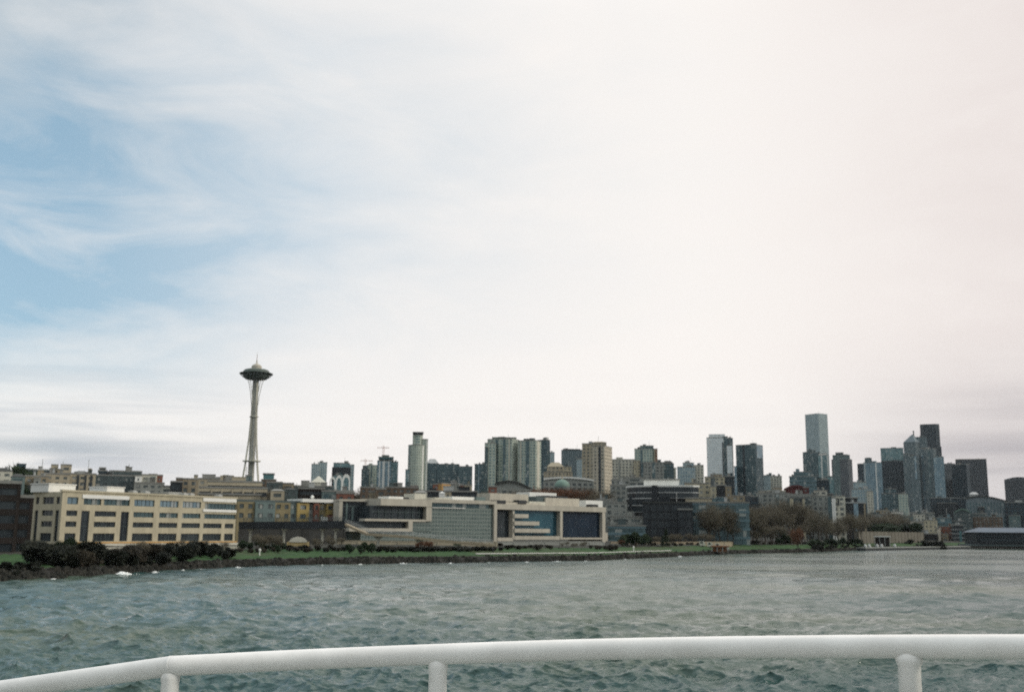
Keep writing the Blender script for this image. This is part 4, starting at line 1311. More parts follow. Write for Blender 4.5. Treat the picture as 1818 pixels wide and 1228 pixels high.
 ('office_tower', 'dark green glass tower with one lighter right face, alone right of the mirror tower', 'tower', 1450, [V(1307, 1354, 789, 'glassd', xm=1341, th=24, dep=38, strips=[(1319, 1322, 'black', None, None), (1343, 1353, 'blue', None, 812)]), V(1304, 1308, 828, 'glassb', dd=-4, dep=14)]),
 ('apartment_building', 'pair of small pale towers right of the dark green glass tower', 'apartment block', 1500, [V(1356, 1368, 844, 'palerib'), V(1369, 1388, 845, 'pale', dd=5), V(1366, 1370, 840, 'condod', dd=8)]),
 ('office_tower', 'very tall pale green flat topped tower, highest tower of the right skyline', 'tower', 2200, [V(1430, 1469, 734, 'palerib', xm=1453.5, th=38, roof='slab', rm='paleblue')]),
 ('office_tower', 'dark navy stepped tower in front of the highest pale green tower', 'tower', 1900, [V(1426, 1456, 803, 'glassd'), V(1433, 1448, 799, 'glassd', dd=5)]),
 ('office_tower', 'teal tower with white edges between the navy stepped tower and the grey ribbed one', 'tower', 1850, [V(1453, 1472, 808, 'glass', strips=[(1458, 1460, 'white', None, None), (1469, 1471, 'white', None, None)]), V(1454, 1468, 805, 'plainw', dd=4, dep=12)]),
 ('office_tower', 'grey ribbed tower with stepped crown below the highest tower', 'tower', 1800, [V(1477, 1513, 815, 'mauve', xm=1506, th=25), V(1479, 1509, 808, 'tealp', dd=6), V(1484, 1498, 803.5, 'plaindg', dd=8, dep=12)]),
 ('apartment_building', 'blue-grey terraced block above the dark red roof', 'apartment block', 1000, [V(1402, 1450, 846, 'bandb'), V(1410, 1440, 838, 'bandb', dd=5), V(1442, 1472, 852, 'navy', dd=3), V(1466, 1480, 846, 'glass', dd=8)]),
 ('office_tower', 'round dark little tower at the left of the right downtown group', 'tower', 2000, [V(1523, 1536, 823, 'navy', shape='round', dep=20)]),
 ('office_tower', 'blue-teal tower with a white edge line left of the dark flat topped tower', 'tower', 1900, [V(1534, 1566, 821, 'glassb', strips=[(1535, 1536, 'white', None, None), (1554.5, 1556.5, 'white', None, None)]), V(1536, 1548, 813, 'glassd', dd=5, roof='hip', yr=811.5)]),
 ('office_tower', 'dark flat topped tower with a green glass crown, right downtown group', 'tower', 2100, [V(1564, 1604, 795.5, 'glass', roof='slab', rm='darkroof', dep=40), V(1566, 1607, 818, 'navy', dd=-8, dep=14), V(1602, 1609, 805, 'navy', dd=6)]),
 ('office_tower', 'tower with a pointed pyramid roof and stepped shoulders', 'tower', 2050, [V(1605, 1637, 784, 'ribs', xm=1626, th=30, roof='pyr', yr=769.5, rm='bluegrey'), V(1604, 1616, 806, 'ribs', dd=-6, dep=12), V(1620, 1646, 776, 'ribs', dd=14), V(1621.5, 1623.5, 765, 'plaindg', dd=14, dep=4)]),
 ('office_tower', 'near-black tower with rounded corners, second tallest of the right skyline', 'tower', 2500, [V(1634, 1668, 752.5, 'navy', shape='chamfer', dep=45, roof='none'), V(1664, 1672, 793, 'navy', dd=5, dep=30)]),
 ('office_tower', 'grey stone tower with long upright ribs in front of the near-black tower', 'tower', 1900, [V(1632, 1662, 796, 'ribs', xm=1657, th=20, dep=30, strips=[(1636, 1640, 'blue', 808, None), (1648, 1651, 'tealdark', None, None)]), V(1616, 1632, 809, 'ribs', dd=-5, dep=14, strips=[(1624, 1627, 'blue', None, 850)]), V(1658, 1676, 811, 'glassb', dd=-4)]),
 ('office_tower', 'pale mauve slab with black base right of the upright ribbed tower', 'tower', 2200, [V(1676, 1696, 823, 'mauve'), V(1676, 1694, 851, 'black', dd=-10, dep=8)]),
 ('office_tower', 'mauve curved-side tower between the pale mauve slab and the broad grey tower', 'tower', 2150, [V(1690, 1722, 824, 'navy', roof='slab', xm=1716, th=22)]),
 ('office_tower', 'broad grey ribbed tower with a pale cornice, fourth from the right edge', 'tower', 2300, [V(1697, 1752, 815, 'mauvedk', dep=50, roof='slab', rm='tan2')]),
 ('office_tower', 'rounded dark tower with arched top at the right edge', 'tower', 2300, [V(1784, 1835, 851, 'mauvedk', roof='arc', yr=846.5, s0=0, s1=1, rm='mauve', dep=45)]),
 # -- right middle ground
 ('hall', 'dark red roofed hall below the blue-grey terraced block', 'hall', 780, [V(1392, 1428, 872, 'redhall', roof='arc', yr=861, s0=.12, s1=.75, rm='redroof', dep=40), V(1427, 1436, 866, 'redhall', dd=-1, dep=25)]),
 ('apartment_building', 'pale grey flats with rooftop balconies right of the dark red roof', 'apartment block', 800, [V(1446, 1468, 871, 'pale'), V(1468, 1480, 877, 'plainblack', dd=4)]),
 ('apartment_building', 'cream two column building between the ribbon-banded office and the bare trees', 'apartment block', 620, [V(1240, 1261, 859, 'cream'), V(1262, 1271, 864, 'cream', dd=-4, dep=12), V(1271, 1289, 862, 'black', dd=6), V(1289, 1298, 864, 'tan2', dd=3)]),
 ('apartment_building', 'cream low terrace behind the right end of the ribbon-banded office', 'building', 680, [V(1216, 1240, 858, 'cream')]),
 ('apartment_building', 'small grey-mauve flats above the bare trees, left part', 'apartment block', 740, [V(1300, 1322, 880, 'tan2'), V(1318, 1338, 880, 'mauve', dd=5), V(1334, 1346, 882, 'navy', dd=3)]),
 ('apartment_building', 'wide pale roofed apartments above the bare trees left of the twin cream columns', 'apartment block', 760, [V(1344, 1402, 876, 'grey', strips=[(1378, 1383, 'tealdark', None, None)]), V(1347, 1360, 872, 'plaincream', dd=4, dep=10), V(1360, 1394, 872, 'bandg', dd=8, rm='frame'), V(1372, 1388, 866, 'tan2', dd=12)]),
 ('apartment_building', 'dark building framed by twin cream columns behind the bare trees', 'apartment block', 720, [V(1400, 1434, 884, 'dgrey', dep=24, strips=[(1402.5, 1409, 'cream', None, None), (1421, 1425, 'black', None, None), (1424.5, 1429, 'cream', None, None)]), V(1395, 1440, 878, 'bandg', dd=8)]),
 ('apartment_building', 'grey-brown flats behind the bare trees right of the twin cream columns', 'apartment block', 730, [V(1434, 1480, 881, 'grey', strips=[(1470, 1478, 'tealdark', None, None)])]),
 ('apartment_building', 'narrow ivory building with dark slots right of the bare trees', 'apartment block', 720, [V(1478, 1500, 881, 'pale', strips=[(1487, 1490, 'black', 884, 897)]), V(1478, 1483, 884, 'white', dd=-3, dep=8)]),
 ('apartment_building', 'black glassy mid-rise with a dark barrel attic near the right bare trees', 'apartment block', 760, [V(1497, 1538, 893, 'black', strips=[(1516, 1524, 'blue', None, None), (1534, 1537, 'tan2', None, None)], rm='metal'), V(1497, 1523, 884, 'plainblack', dd=6, dep=14)]),
 ('apartment_tower', 'pale stepped grid tower left of the blue-teal tower in downtown', 'tower', 1150, [V(1513, 1546, 868, 'palerib'), V(1516, 1538, 856, 'palerib', dd=5), V(1540, 1550, 872, 'pale', dd=-3)]),
 ('apartment_building', 'dark teal mid-rise group below the dark flat topped tower', 'apartment block', 1300, [V(1566, 1600, 876, 'glassd'), V(1596, 1612, 877, 'condog', dd=-8), V(1572, 1592, 868, 'glassd', dd=10)]),
 ('apartment_building', 'low grey rooftops left of the cream waterfront condominium', 'building', 1000, [V(1540, 1600, 913, 'grey'), V(1556, 1580, 906, 'tan2', dd=10), V(1584, 1604, 909, 'white', dd=4), V(1600, 1622, 916, 'tealp', dd=-5)]),
 ('apartment_building', 'olive glazed block above the cream waterfront condominium', 'building', 1050, [V(1615, 1660, 910, 'bandg'), V(1622, 1642, 913, 'pale', dd=-6)]),
 ('apartment_building', 'cream banded waterfront condominium with a curved right corner', 'apartment block', 900, [V(1618, 1643, 926, 'bandcream', dep=22), V(1642, 1664, 923.5, 'cream', dd=-2, dep=22), V(1662, 1671, 938, 'plaincream', dd=-4, shape='round', dep=12), V(1620, 1664, 948, 'dkbrown', dd=-12, dep=8)]),
 ('apartment_building', 'dark red waterfront building right of the cream condominium', 'apartment block', 910, [V(1668, 1692, 935, 'brick'), V(1674, 1684, 948, 'tan2', dd=-6)]),
 ('apartment_building', 'grey banded small block between the red building and the blue pier shed', 'apartment block', 900, [V(1690, 1711, 932, 'bandw'), V(1704, 1708, 942, 'plainteal', dd=-20, dep=4, roof='none')]),
 ('office_building', 'long dark purple block spanning the foot of the downtown towers', 'office building', 1400, [V(1652, 1724, 884, 'navy'), V(1664, 1700, 893, 'black', dd=-20)]),
 ('office_building', 'dark hillside block with upright ribs and a sloping curved roof near the right edge', 'office building', 1300, [V(1716, 1790, 891, 'ribs', roof='arc', yr=880, s0=.25, s1=.95, rm='darkroof'), V(1737, 1748, 900, 'black', dd=-6), V(1722, 1738, 877, 'plainmetal', dd=20, dep=10, roof='hip', yr=873, rm='metal')]),
 ('hall', 'small arch fronted dark hall below the downtown towers', 'hall', 1050, [V(1694, 1726, 910, 'dgrey', roof='arc', yr=903, rm='greentop')]),
 ('apartment_building', 'dark low flats right of the small arch fronted hall', 'apartment block', 1060, [V(1724, 1780, 918, 'brown'), V(1728, 1750, 912, 'dgrey', dd=6), V(1760, 1778, 914, 'bandb', dd=8)]),
 ('apartment_building', 'near-black block at the right edge below the rounded tower', 'office building', 1150, [V(1784, 1850, 892, 'navy'), V(1792, 1812, 915, 'tealp', dd=-15)]),
 ('apartment_building', 'teal low block above the dark red waterfront building', 'building', 1000, [V(1664, 1690, 919, 'bandb'), V(1686, 1712, 925, 'dgrey', dd=5)]),
 # -- ribbon-banded office and neighbours
 ('office_building', 'dark office with white window ribbons, rounded left end and white rooftop plant', 'office building', 540, [V(1111, 1241, 863.5, 'bandw', shape='roundleft', dep=34, yb=884, roof='slab', rm='white'), V(1111, 1190, 884, 'bandw', shape='roundleft', dep=30, yb=909, roof='none'), V(1118, 1240, 884, 'black', dd=6, dep=26, roof='none'),
      V(1143, 1206, 852, 'plainw', dd=10, dep=16), V(1157, 1167, 861, 'plainblack', dd=-1.2, dep=4, yb=888, roof='none')]),
 ('office_building', 'black glass cube standing in front of the ribbon-banded office', 'office building', 500, [V(1142, 1228, 893, 'black', dep=26, roof='slab', rm='darkroof'), V(1174, 1230, 939, 'plaincream', dd=4, dep=20, roof='none'), V(1205, 1229, 905, 'black', dd=-5, dep=10)]),
 ('office_building', 'wide blue-grey office with level bands half hidden by bare trees', 'office building', 520, [V(1229, 1330, 893, 'bandb', dep=30), V(1217, 1264, 885, 'plaintan', dd=8, dep=16)]),
 ('parking_garage', 'grey-green open terraces between the navy glass panel and the black glass cube', 'building', 520, [V(1076, 1112, 893, 'grey'), V(1084, 1146, 918, 'bandg', dd=-14), V(1080, 1146, 934, 'bandb', dd=-22), V(1060, 1086, 888, 'grey', dd=4)]),
 ('arena', 'grey arena with a thin white bowed roof line behind the petrol glass office', 'arena', 700, [V(965, 1054, 855, 'grey', roof='arc', yr=846.5, s0=.22, s1=.85, rm='white', dep=70)]),
]
for i, (nm, lb, ct, D, vols) in enumerate(T):
    bld(nm, lb, ct, D, vols)


# teal dome in front of the arena
def dome():
    P = at(998, 870, 640); g = ground(P.x, P.y)
    root = empty('dome_building', (P.x, P.y, g), 'small green glass dome with red window dots in front of the arena', 'dome')
    org = (P.x, P.y, g)
    zt = at(998, 850.5, 640).z; zb = at(998, 863, 640).z; R = 4.7
    mb = MB(); mb.lathe([(R, g - .5), (R, zb)], 24, (P.x, P.y)); mb.build('drum', W['tealp'], root, org)
    mb = MB(); mb.lathe([(R * math.cos(t) + .01, zb + (zt - zb) * math.sin(t)) for t in [i * math.pi / 16 for i in range(9)]], 24, (P.x, P.y)); mb.build('dome', W['greentop'], root, org, smooth=True)
    mb = MB(); mb.tube([(P.x, P.y, zt - .3), (P.x, P.y, zt + 3.6)], [.5, .1], 6); mb.build('finial', W['tan'], root, org)
    for k in range(5):
        t = math.radians(-150 + 30 * k); mb = MB(); q = (P.x + R * math.cos(t), P.y + R * math.sin(t)); ux = (-math.sin(t), math.cos(t))
        mb.obox(q, ux, -.9, .9, -.15, .3, zb - 5, zb - 2.4); mb.build('window', W['brick'], root, org)


dome()


# pointed white arches
def arch(x0, x1, ytop, D, label):
    a, b = at(x0, 850, D), at(x1, 850, D); zt = at((x0 + x1) / 2, ytop, D).z
    ux = norm2(b.x - a.x, b.y - a.y); L = math.hypot(b.x - a.x, b.y - a.y)
    base = ground(a.x, a.y) - 1; H = zt - base
    org = ((a.x + b.x) / 2, (a.y + b.y) / 2, base)
    w = L * .17; sp = base + H * .80
    def outline(wid, zs, za):
        pts = []
        for i in range(9):
            t = i / 8; pts.append((-wid * math.cos(t * math.pi / 2) ** 1.0, zs + (za - zs) * math.sin(t * math.pi / 2) ** 1.25))
        return pts
    out = outline(L / 2, sp, zt); inn = outline(L / 2 - w, sp - 1, zt - w * 2.2)
    left = [(-L / 2, base)] + out; li = [(-L / 2 + w, base)] + inn
    root = empty('gothic_arch', org, label, 'arch', 'white pointed arches beside the needle tower')
    for d, nm in ((0, 'arch_frame'), (L * .85, 'arch_frame')):
        mb = MB(); th = 1.4
        def Pq(x, y, z): return (org[0] + ux[0] * x - ux[1] * y, org[1] + ux[1] * x + ux[0] * y, z)
        for s in (1, -1):
            for i in range(len(left) - 1):
                A, B, Cc, Dd = left[i], left[i + 1], li[i + 1], li[i]
                f = [Pq(s * q[0], d, q[1]) for q in (A, B, Cc, Dd)]; bk = [Pq(s * q[0], d + th, q[1]) for q in (A, B, Cc, Dd)]
                mb.face(f if s < 0 else f[::-1]); mb.face(bk[::-1] if s < 0 else bk)
                mb.face([f[0], bk[0], bk[1], f[1]]); mb.face([f[3], f[2], bk[2], bk[3]])
        mb.build(nm, W['white'], root, org)


arch(585, 596, 845.5, 1010, 'leftmost white pointed arch, partly behind its taller neighbours')
arch(596, 608, 843, 985, 'white pointed arch in the middle of the trio beside the needle tower')
arch(607.5, 622, 841, 960, 'tallest white pointed arch, right one of the trio')


def crane(px, ytop, D, x0, x1, label):
    P = at(px, ytop, D); g = ground(P.x, P.y)
    root = empty('tower_crane', (P.x, P.y, g), label, 'crane', 'tower cranes on the skyline'); org = (P.x, P.y, g)
    mb = MB(); zt = P.z; r = .9
    for sx, sy in ((-r, -r), (r, -r), (r, r), (-r, r)): mb.tube([(P.x + sx, P.y + sy, g), (P.x + sx, P.y + sy, zt)], .14, 4)
    z = g; k = 0
    while z < zt - 3:
        s = 1 if k % 2 else -1
        mb.tube([(P.x - r * s, P.y - r, z), (P.x + r * s, P.y - r, z + 3)], .1, 4); z += 3; k += 1
    mb.build('mast', W['crane'], root, org)
    zj = at(px, ytop + 4.5, D).z; A, B = at(x0, ytop + 4, D), at(x1, ytop + 4, D)
    mb = MB()
    for dz in (0, 1.3): mb.tube([(A.x, A.y, zj + dz), (B.x, B.y, zj + dz)], .16, 4)
    n = 14
    for k in range(n):
        a = A.lerp(B, k / n); b = A.lerp(B, (k + .5) / n); c = A.lerp(B, (k + 1) / n)
        mb.tube([(a.x, a.y, zj), (b.x, b.y, zj + 1.3)], .09, 4); mb.tube([(b.x, b.y, zj + 1.3), (c.x, c.y, zj)], .09, 4)
    mb.tube([(P.x, P.y, zt), (A.x, A.y, zj + 1.3)], .07, 4); mb.tube([(P.x, P.y, zt), (B.x, B.y, zj + 1.3)], .07, 4)
    mb.build('jib', W['crane'], root, org)


W['crane'] = mat('crane_paint', (.45, .26, .20), .6, .1, .3)
crane(681, 791, 1450, 670, 691, 'thin red tower crane rising behind the blue-teal tower with the wing roof')
crane(649, 814, 1500, 640, 662, 'thin red tower crane over the left end of the four tower cluster')


# ------------------------------------------------------------------ pier shed, seawall, small waterfront things
def pier_shed():
    p = Plane(1722, 775, 1900, 790, 950)
    c = p.P(p.L / 2, 15); org = (c[0], c[1], -.5)
    root = empty('pier_shed', org, 'long black pier shed with a blue-grey roof over the water at the right edge', 'pier')
    u0, u1, z0, z1 = p.rect(1735, 945, 1900, 966)
    mb = MB(); mb.obox(p.o, p.ux, u0, u1, 2, 40, 3.0, z1); mb.build('wall', W['black'], root, org)
    zr = p.uz(1790, 936)[1]
    mb = MB(); mb.prism([p.P(u0 - 1, 1), p.P(u1 + 1, 1), p.P(u1 + 1, 41), p.P(u0 - 1, 41)], z1 + .02, zr, 0, [p.P(u0 + 6, 18), p.P(u1 + 1, 18), p.P(u1 + 1, 24), p.P(u0 + 6, 24)]); mb.build('roof', W['bluerf'], root, org)
    mb = MB(); mb.obox(p.o, p.ux, 0, p.L, 0, 42, 1.9, 2.9); mb.build('deck', W['dgrey'], root, org)
    mb = MB()
    for k in range(46):
        for y in (.6, 8): P = p.P(1 + k * (p.L - 2) / 45, y); mb.tube([(P[0], P[1], -3), (P[0], P[1], 1.9)], .35, 6)
    mb.build('pile', W['dkbrown'], root, org)
    for k in range(24):
        a = u0 + 2 + k * (u1 - u0 - 4) / 24; mb = MB(); mb.obox(p.o, p.ux, a, a + 2.4, 1.7, 1.98, 4.0 + (k % 2) * .2, 6.8); mb.build('window', G['black'], root, org)
    for y in (952, 958.5):
        z = p.uz(1780, y)[1]; mb = MB(); mb.obox(p.o, p.ux, u0, u1, 1.6, 1.98, z - .12, z + .12); mb.build('trim', W['navy'], root, org)


W['bluerf'] = mat('blue_roof_sheet', (.055, .085, .115), .55, .15, .2)
pier_shed()


def breakwater():
    p = Plane(1536, 612, 1722, 768, 970)
    c = p.P(p.L / 2, 0); org = (c[0], c[1], -1)
    root = empty('seawall', org, 'low dark seawall with a pale coping running to the pier shed', 'seawall')
    mb = MB(); mb.obox(p.o, p.ux, 0, p.L, 0, 5, -3, 1.3); mb.build('wall', W['black'], root, org)
    mb = MB(); mb.obox(p.o, p.ux, 0, p.L, -.3, 5.2, 1.31, 1.75); mb.build('coping', W['grey'], root, org)
    for n, px in enumerate((1540, 1547, 1561, 1569, 1592)):
        u, z = p.uz(px, 969); P = p.P(u, 1.2)
        mb = MB(); mb.lathe([(.85, 1.7), (.9, 2.2), (.75, 3.0), (.4, 3.5), (.01, 3.6)], 10, P)
        o = mb.build('buoy', W['metal'], None, (P[0], P[1], 1.7), smooth=True)
        tag(o, ['first white mooring drum from the left on the seawall', 'second white mooring drum from the left on the seawall', 'third white mooring drum, middle of the row on the seawall', 'fourth white mooring drum from the left on the seawall', 'white mooring drum standing apart at the right of the row on the seawall'][n], 'mooring drum', 'white mooring drums on the seawall')


breakwater()
wall_thing('retaining_wall', 'wide beige sloping wall behind the seawall below dark trees', 'wall', 1525, 690, 1640, 800, 944, 968, 'wallgb', 3)


def pavilion(x0, x1, ytop, ybot, D, label, rm, wl):
    a, b = at(x0, ytop, D), at(x1, ytop, D); ux = norm2(b.x - a.x, b.y - a.y); L = math.hypot(b.x - a.x, b.y - a.y)
    g = ground(a.x, a.y) - .3; org = ((a.x + b.x) / 2, (a.y + b.y) / 2, g)
    root = empty('park_shelter', org, label, 'shelter')
    mb = MB(); mb.obox(org, ux, -L / 2, L / 2, -.6, 6, a.z - .55, a.z); mb.build('roof', W[rm], root, org)
    mb = MB(); mb.obox(org, ux, -L / 2 + .8, L / 2 - .8, .6, 5, g, a.z - .57); mb.build('wall', W[wl], root, org)
    for k in range(4):
        u = -L / 2 + .4 + k * (L - .8) / 3; mb = MB(); mb.obox(org, ux, u - .15, u + .15, -.3, 0, g, a.z - .56); mb.build('post', W['metal'], root, org)


pavilion(1551, 1581, 951, 962, 680, 'white roofed open shelter on the slope behind the seawall', 'white', 'dkbrown')
pavilion(1262, 1294, 968, 977, 452, 'low rust-orange shed on the shore grass left of the wide lawn', 'rust', 'rust')



def freight(px0, px1, y, D, n, lab):
    a, b = at(px0, y, D), at(px1, y, D); ux = norm2(b.x - a.x, b.y - a.y); L = math.hypot(b.x - a.x, b.y - a.y); w = L / n
    for k in range(n):
        c = (a.x + ux[0] * (k + .5) * w, a.y + ux[1] * (k + .5) * w); g = ground(*c)
        root = empty('parked_van', (c[0], c[1], g), lab[k], 'van', 'white vans on the shore road')
        lw = min(w * .8, 5.4); h = 2.3
        mb = MB(); mb.obox(c, ux, -lw / 2, lw / 2 - 1.1, -1, 1, g + .45, g + h); mb.obox(c, ux, lw / 2 - 1.1, lw / 2, -1, 1, g + .45, g + 1.35)
        uy = (-ux[1], ux[0]); Q = lambda x, yy: (c[0] + ux[0] * x + uy[0] * yy, c[1] + ux[1] * x + uy[1] * yy)
        mb.prism([Q(lw / 2 - 1.1, -1), Q(lw / 2 - .25, -1), Q(lw / 2 - .25, 1), Q(lw / 2 - 1.1, 1)], g + 1.36, g + h - .02, 0, [Q(lw / 2 - 1.1, -.9), Q(lw / 2 - .8, -.9), Q(lw / 2 - .8, .9), Q(lw / 2 - 1.1, .9)])
        mb.build('body', W['pale'], root, (c[0], c[1], g))
        mb = MB(); mb.obox(c, ux, lw / 2 - 2.2, lw / 2 - 1.15, -1.03, -.98, g + 1.4, g + 2.0); mb.build('window', W['black'], root, (c[0], c[1], g))
        for s in (-lw / 2 + 1, lw / 2 - 1):
            for t_ in (-.95, .75):
                mb = MB(); A = Q(s, t_); B = Q(s, t_ + .22); mb.tube([(A[0], A[1], g + .36), (B[0], B[1], g + .36)], .36, 12); mb.build('wheel', W['black'], root, (c[0], c[1], g))


freight(1240, 1296, 964, 470, 4, ['leftmost of four white vans on the road left of the bare trees', 'second from left of four white vans on the shore road', 'third from left of four white vans on the shore road', 'rightmost of four white vans on the road left of the bare trees'])


# ------------------------------------------------------------------ trees and shrubs
def leafmat(name, a, b, c):
    m = bpy.data.materials.new(name); m.use_nodes = True
    t = NT(m.node_tree); bs = t.n['Principled BSDF']
    tc = t.new('ShaderNodeTexCoord'); oi = t.new('ShaderNodeObjectInfo')
    n = t.noise(tc.outputs['Object'], .45, 4, .7); n2 = t.noise(tc.outputs['Object'], 3.0, 2)
    col = t.mix(t.ramp(n, .38, .62), a, b); col = t.mix(t.m('MULTIPLY', t.ramp(n2, .5, .7), .6), col, c)
    col = t.mix(t.m('MULTIPLY', oi.outputs['Random'], .35), col, tuple(q * .55 for q in a))
    t.l.new(col, bs.inputs['Base Color']); bs.inputs['Roughness'].default_value = .8; bs.inputs['Specular IOR Level'].default_value = .2
    return m


LM = {'green': leafmat('evergreen_leaves', (.016, .030, .016), (.030, .050, .022), (.045, .062, .028)),
      'brown': leafmat('winter_twigs', (.105, .092, .068), (.150, .132, .095), (.19, .17, .125)),
      'dark': leafmat('dark_thicket', (.010, .014, .010), (.022, .026, .017), (.030, .028, .018)),
      'dkbrown': leafmat('dry_brush', (.034, .031, .023), (.060, .052, .037), (.085, .074, .052)),
      'red': leafmat('rusty_twigs', (.105, .050, .028), (.150, .075, .040), (.08, .045, .03)),
      'hedge': leafmat('hedge_leaves', (.014, .020, .014), (.026, .034, .020), (.060, .055, .032))}
BARK = mat('bark', (.060, .048, .038), .95, .3, 1.5)


def tri_mesh(name, tris, m):
    v = np.array(tris, dtype=np.float32).reshape(-1, 3); n = len(v) // 3
    me = bpy.data.meshes.new(name)
    me.vertices.add(len(v)); me.vertices.foreach_set('co', v.ravel())
    me.loops.add(len(v)); me.loops.foreach_set('vertex_index', np.arange(len(v)))
    me.polygons.add(n); me.polygons.foreach_set('loop_start', np.arange(n) * 3); me.polygons.foreach_set('loop_total', np.full(n, 3))
    me.update(calc_edges=True); me.materials.append(m)
    return me


def limbs(mb, g, H, spread, levels=3):
    ends = []
    def grow(p, d, L, r, lv):
        q = p + d * L * .5 + Vector((g.uniform(-1, 1), g.uniform(-1, 1), 0)) * L * .05; e = q + (d + Vector((g.uniform(-.2, .2), g.uniform(-.2, .2), .08))).normalized() * L * .5
        mb.tube([p, q, e], [r, r * .8, r * .55], 5 if lv < 2 else 3, caps=False)
        ends.append((e, (e - p).normalized(), lv))
        if lv < levels:
            for k in range(3 if lv else 5):
                a = g.uniform(0, 6.28); nd = (d + Vector((math.cos(a), math.sin(a), g.uniform(-.05, .5))) * spread).normalized()
                grow(p.lerp(e, g.uniform(.5, 1)), nd, L * g.uniform(.55, .78), r * .5, lv + 1)
    grow(Vector((0, 0, -.3)), Vector((0, 0, 1)), H * .36, H * .016, 0)
    return ends


def bare_proto(seed, H=16):
    g = random.Random(seed); mb = MB(); ends = limbs(mb, g, H, .75)
    tr = []
    pts = [e for e in ends if e[2] >= 1]
    for k in range(2300):
        e, d, lv = g.choice(pts)
        p = e + Vector((g.gauss(0, 1), g.gauss(0, 1), g.gauss(.3, .9))) * H * .055
        u = (Vector((p.x, p.y, max(p.z - H * .3, .5))).normalized() * .8 + Vector((g.gauss(0, .6), g.gauss(0, .6), g.gauss(.3, .5)))).normalized()
        w = u.orthogonal().normalized(); w = Matrix.Rotation(g.uniform(0, 6.28), 3, u) @ w
        L = g.uniform(.7, 2.1); q = g.uniform(.03, .06)
        tr.append([p - w * q, p + w * q, p + u * L])
    return mb, tr


def bush_proto(seed, H=4.0, W_=5.0, n=1500, lumps=9, leaf=.34, trunk=.2):
    g = random.Random(seed); mb = MB()
    cs = []
    for k in range(lumps):
        a = g.uniform(0, 6.28); r = g.uniform(0, .34) * W_; cs.append((Vector((r * math.cos(a), r * math.sin(a), H * g.uniform(.3, .72))), g.uniform(.18, .32) * W_ * .9))
    for c, r in cs: mb.tube([(0, 0, -.3), tuple(c * .5 + Vector((0, 0, .1))), tuple(c)], [trunk, trunk * .6, trunk * .2], 5, caps=False)
    tr = []
    for k in range(n):
        c, r = g.choice(cs)
        d = Vector((g.gauss(0, 1), g.gauss(0, 1), g.gauss(0, 1))).normalized() * r * g.uniform(.55, 1.08)
        p = c + Vector((d.x, d.y, d.z * .95)); p.z = max(p.z, .05)
        a = Vector((g.gauss(0, 1), g.gauss(0, 1), g.gauss(0, 1))).normalized(); b = a.orthogonal().normalized(); q = leaf * g.uniform(.6, 1.4)
        tr.append([p - a * q * .6, p + a * q * .6, p + b * q * 1.5]); tr.append([p - b * q * .5, p + b * q * .5, p - a * q * 1.3])
    for k in range(n // 2):
        c, r = g.choice(cs); d = Vector((g.gauss(0, 1), g.gauss(0, 1), g.gauss(.6, .8))).normalized(); p = c + d * r * g.uniform(.7, 1.0)
        u = (d + Vector((g.gauss(0, .35), g.gauss(0, .35), .3))).normalized(); w = u.orthogonal().normalized() * g.uniform(.03, .07); tr.append([p - w, p + w, p + u * g.uniform(.3, .75) * r])
    return mb, tr


def conifer_proto(seed, H=14.0, R=3.2, n=2600):
    g = random.Random(seed); mb = MB(); mb.tube([(0, 0, -.3), (0, 0, H * .6), (0, 0, H)], [.3, .16, .03], 6)
    tr = []
    for k in range(n):
        f = g.random() ** .8; z = .08 * H + f * H * .92; rad = R * (1 - f) ** .85 * (1 + .25 * math.sin(z * 3.1)) * g.uniform(.45, 1.08); a = g.uniform(0, 6.28)
        p = Vector((rad * math.cos(a), rad * math.sin(a), z - rad * .25)); o = Vector((math.cos(a), math.sin(a), -.35)).normalized(); w = Vector((-math.sin(a), math.cos(a), 0)); q = g.uniform(.22, .5)
        tr.append([p - w * q * .5, p + w * q * .5, p + o * q * 2])
    return mb, tr


PROTO = {}


def proto(key, mk, fn, trunkname='trunk', crownname='crown'):
    mb, tr = fn
    mat_ = BARK
    tm = MB(); tm.__dict__ = mb.__dict__
    me = bpy.data.meshes.new(trunkname); me.from_pydata(mb.v, [], mb.f); me.materials.append(mat_); me.update()
    PROTO.setdefault(key, []).append((me, tri_mesh(crownname, tr, LM[mk])))


for s in range(4): proto('bare', 'brown', bare_proto(s + 11))
for s in range(2): proto('bare_red', 'red', bare_proto(s + 31, 12))
for s in range(3): proto('bush', 'dark', bush_proto(s + 51), 'stem', 'foliage')
for s in range(3): proto('evergreen', 'green', bush_proto(s + 61, 9.0, 8.0, 2200, 13, .38, .28))
for s in range(2): proto('brownbush', 'dkbrown', bush_proto(s + 71, 4.0, 5.0, 1700, 9, .20), 'stem', 'foliage')
for s in range(2): proto('conifer', 'green', conifer_proto(s + 81))
PH = {'bare': 15.0, 'bare_red': 11.5, 'bush': 4.0, 'evergreen': 9.5, 'brownbush': 4.0, 'conifer': 14.0}
NAMES = {'bare': 'bare_tree', 'bare_red': 'bare_tree', 'bush': 'shrub', 'evergreen': 'evergreen_tree', 'brownbush': 'shrub', 'conifer': 'conifer_tree'}
tg = random.Random(77)


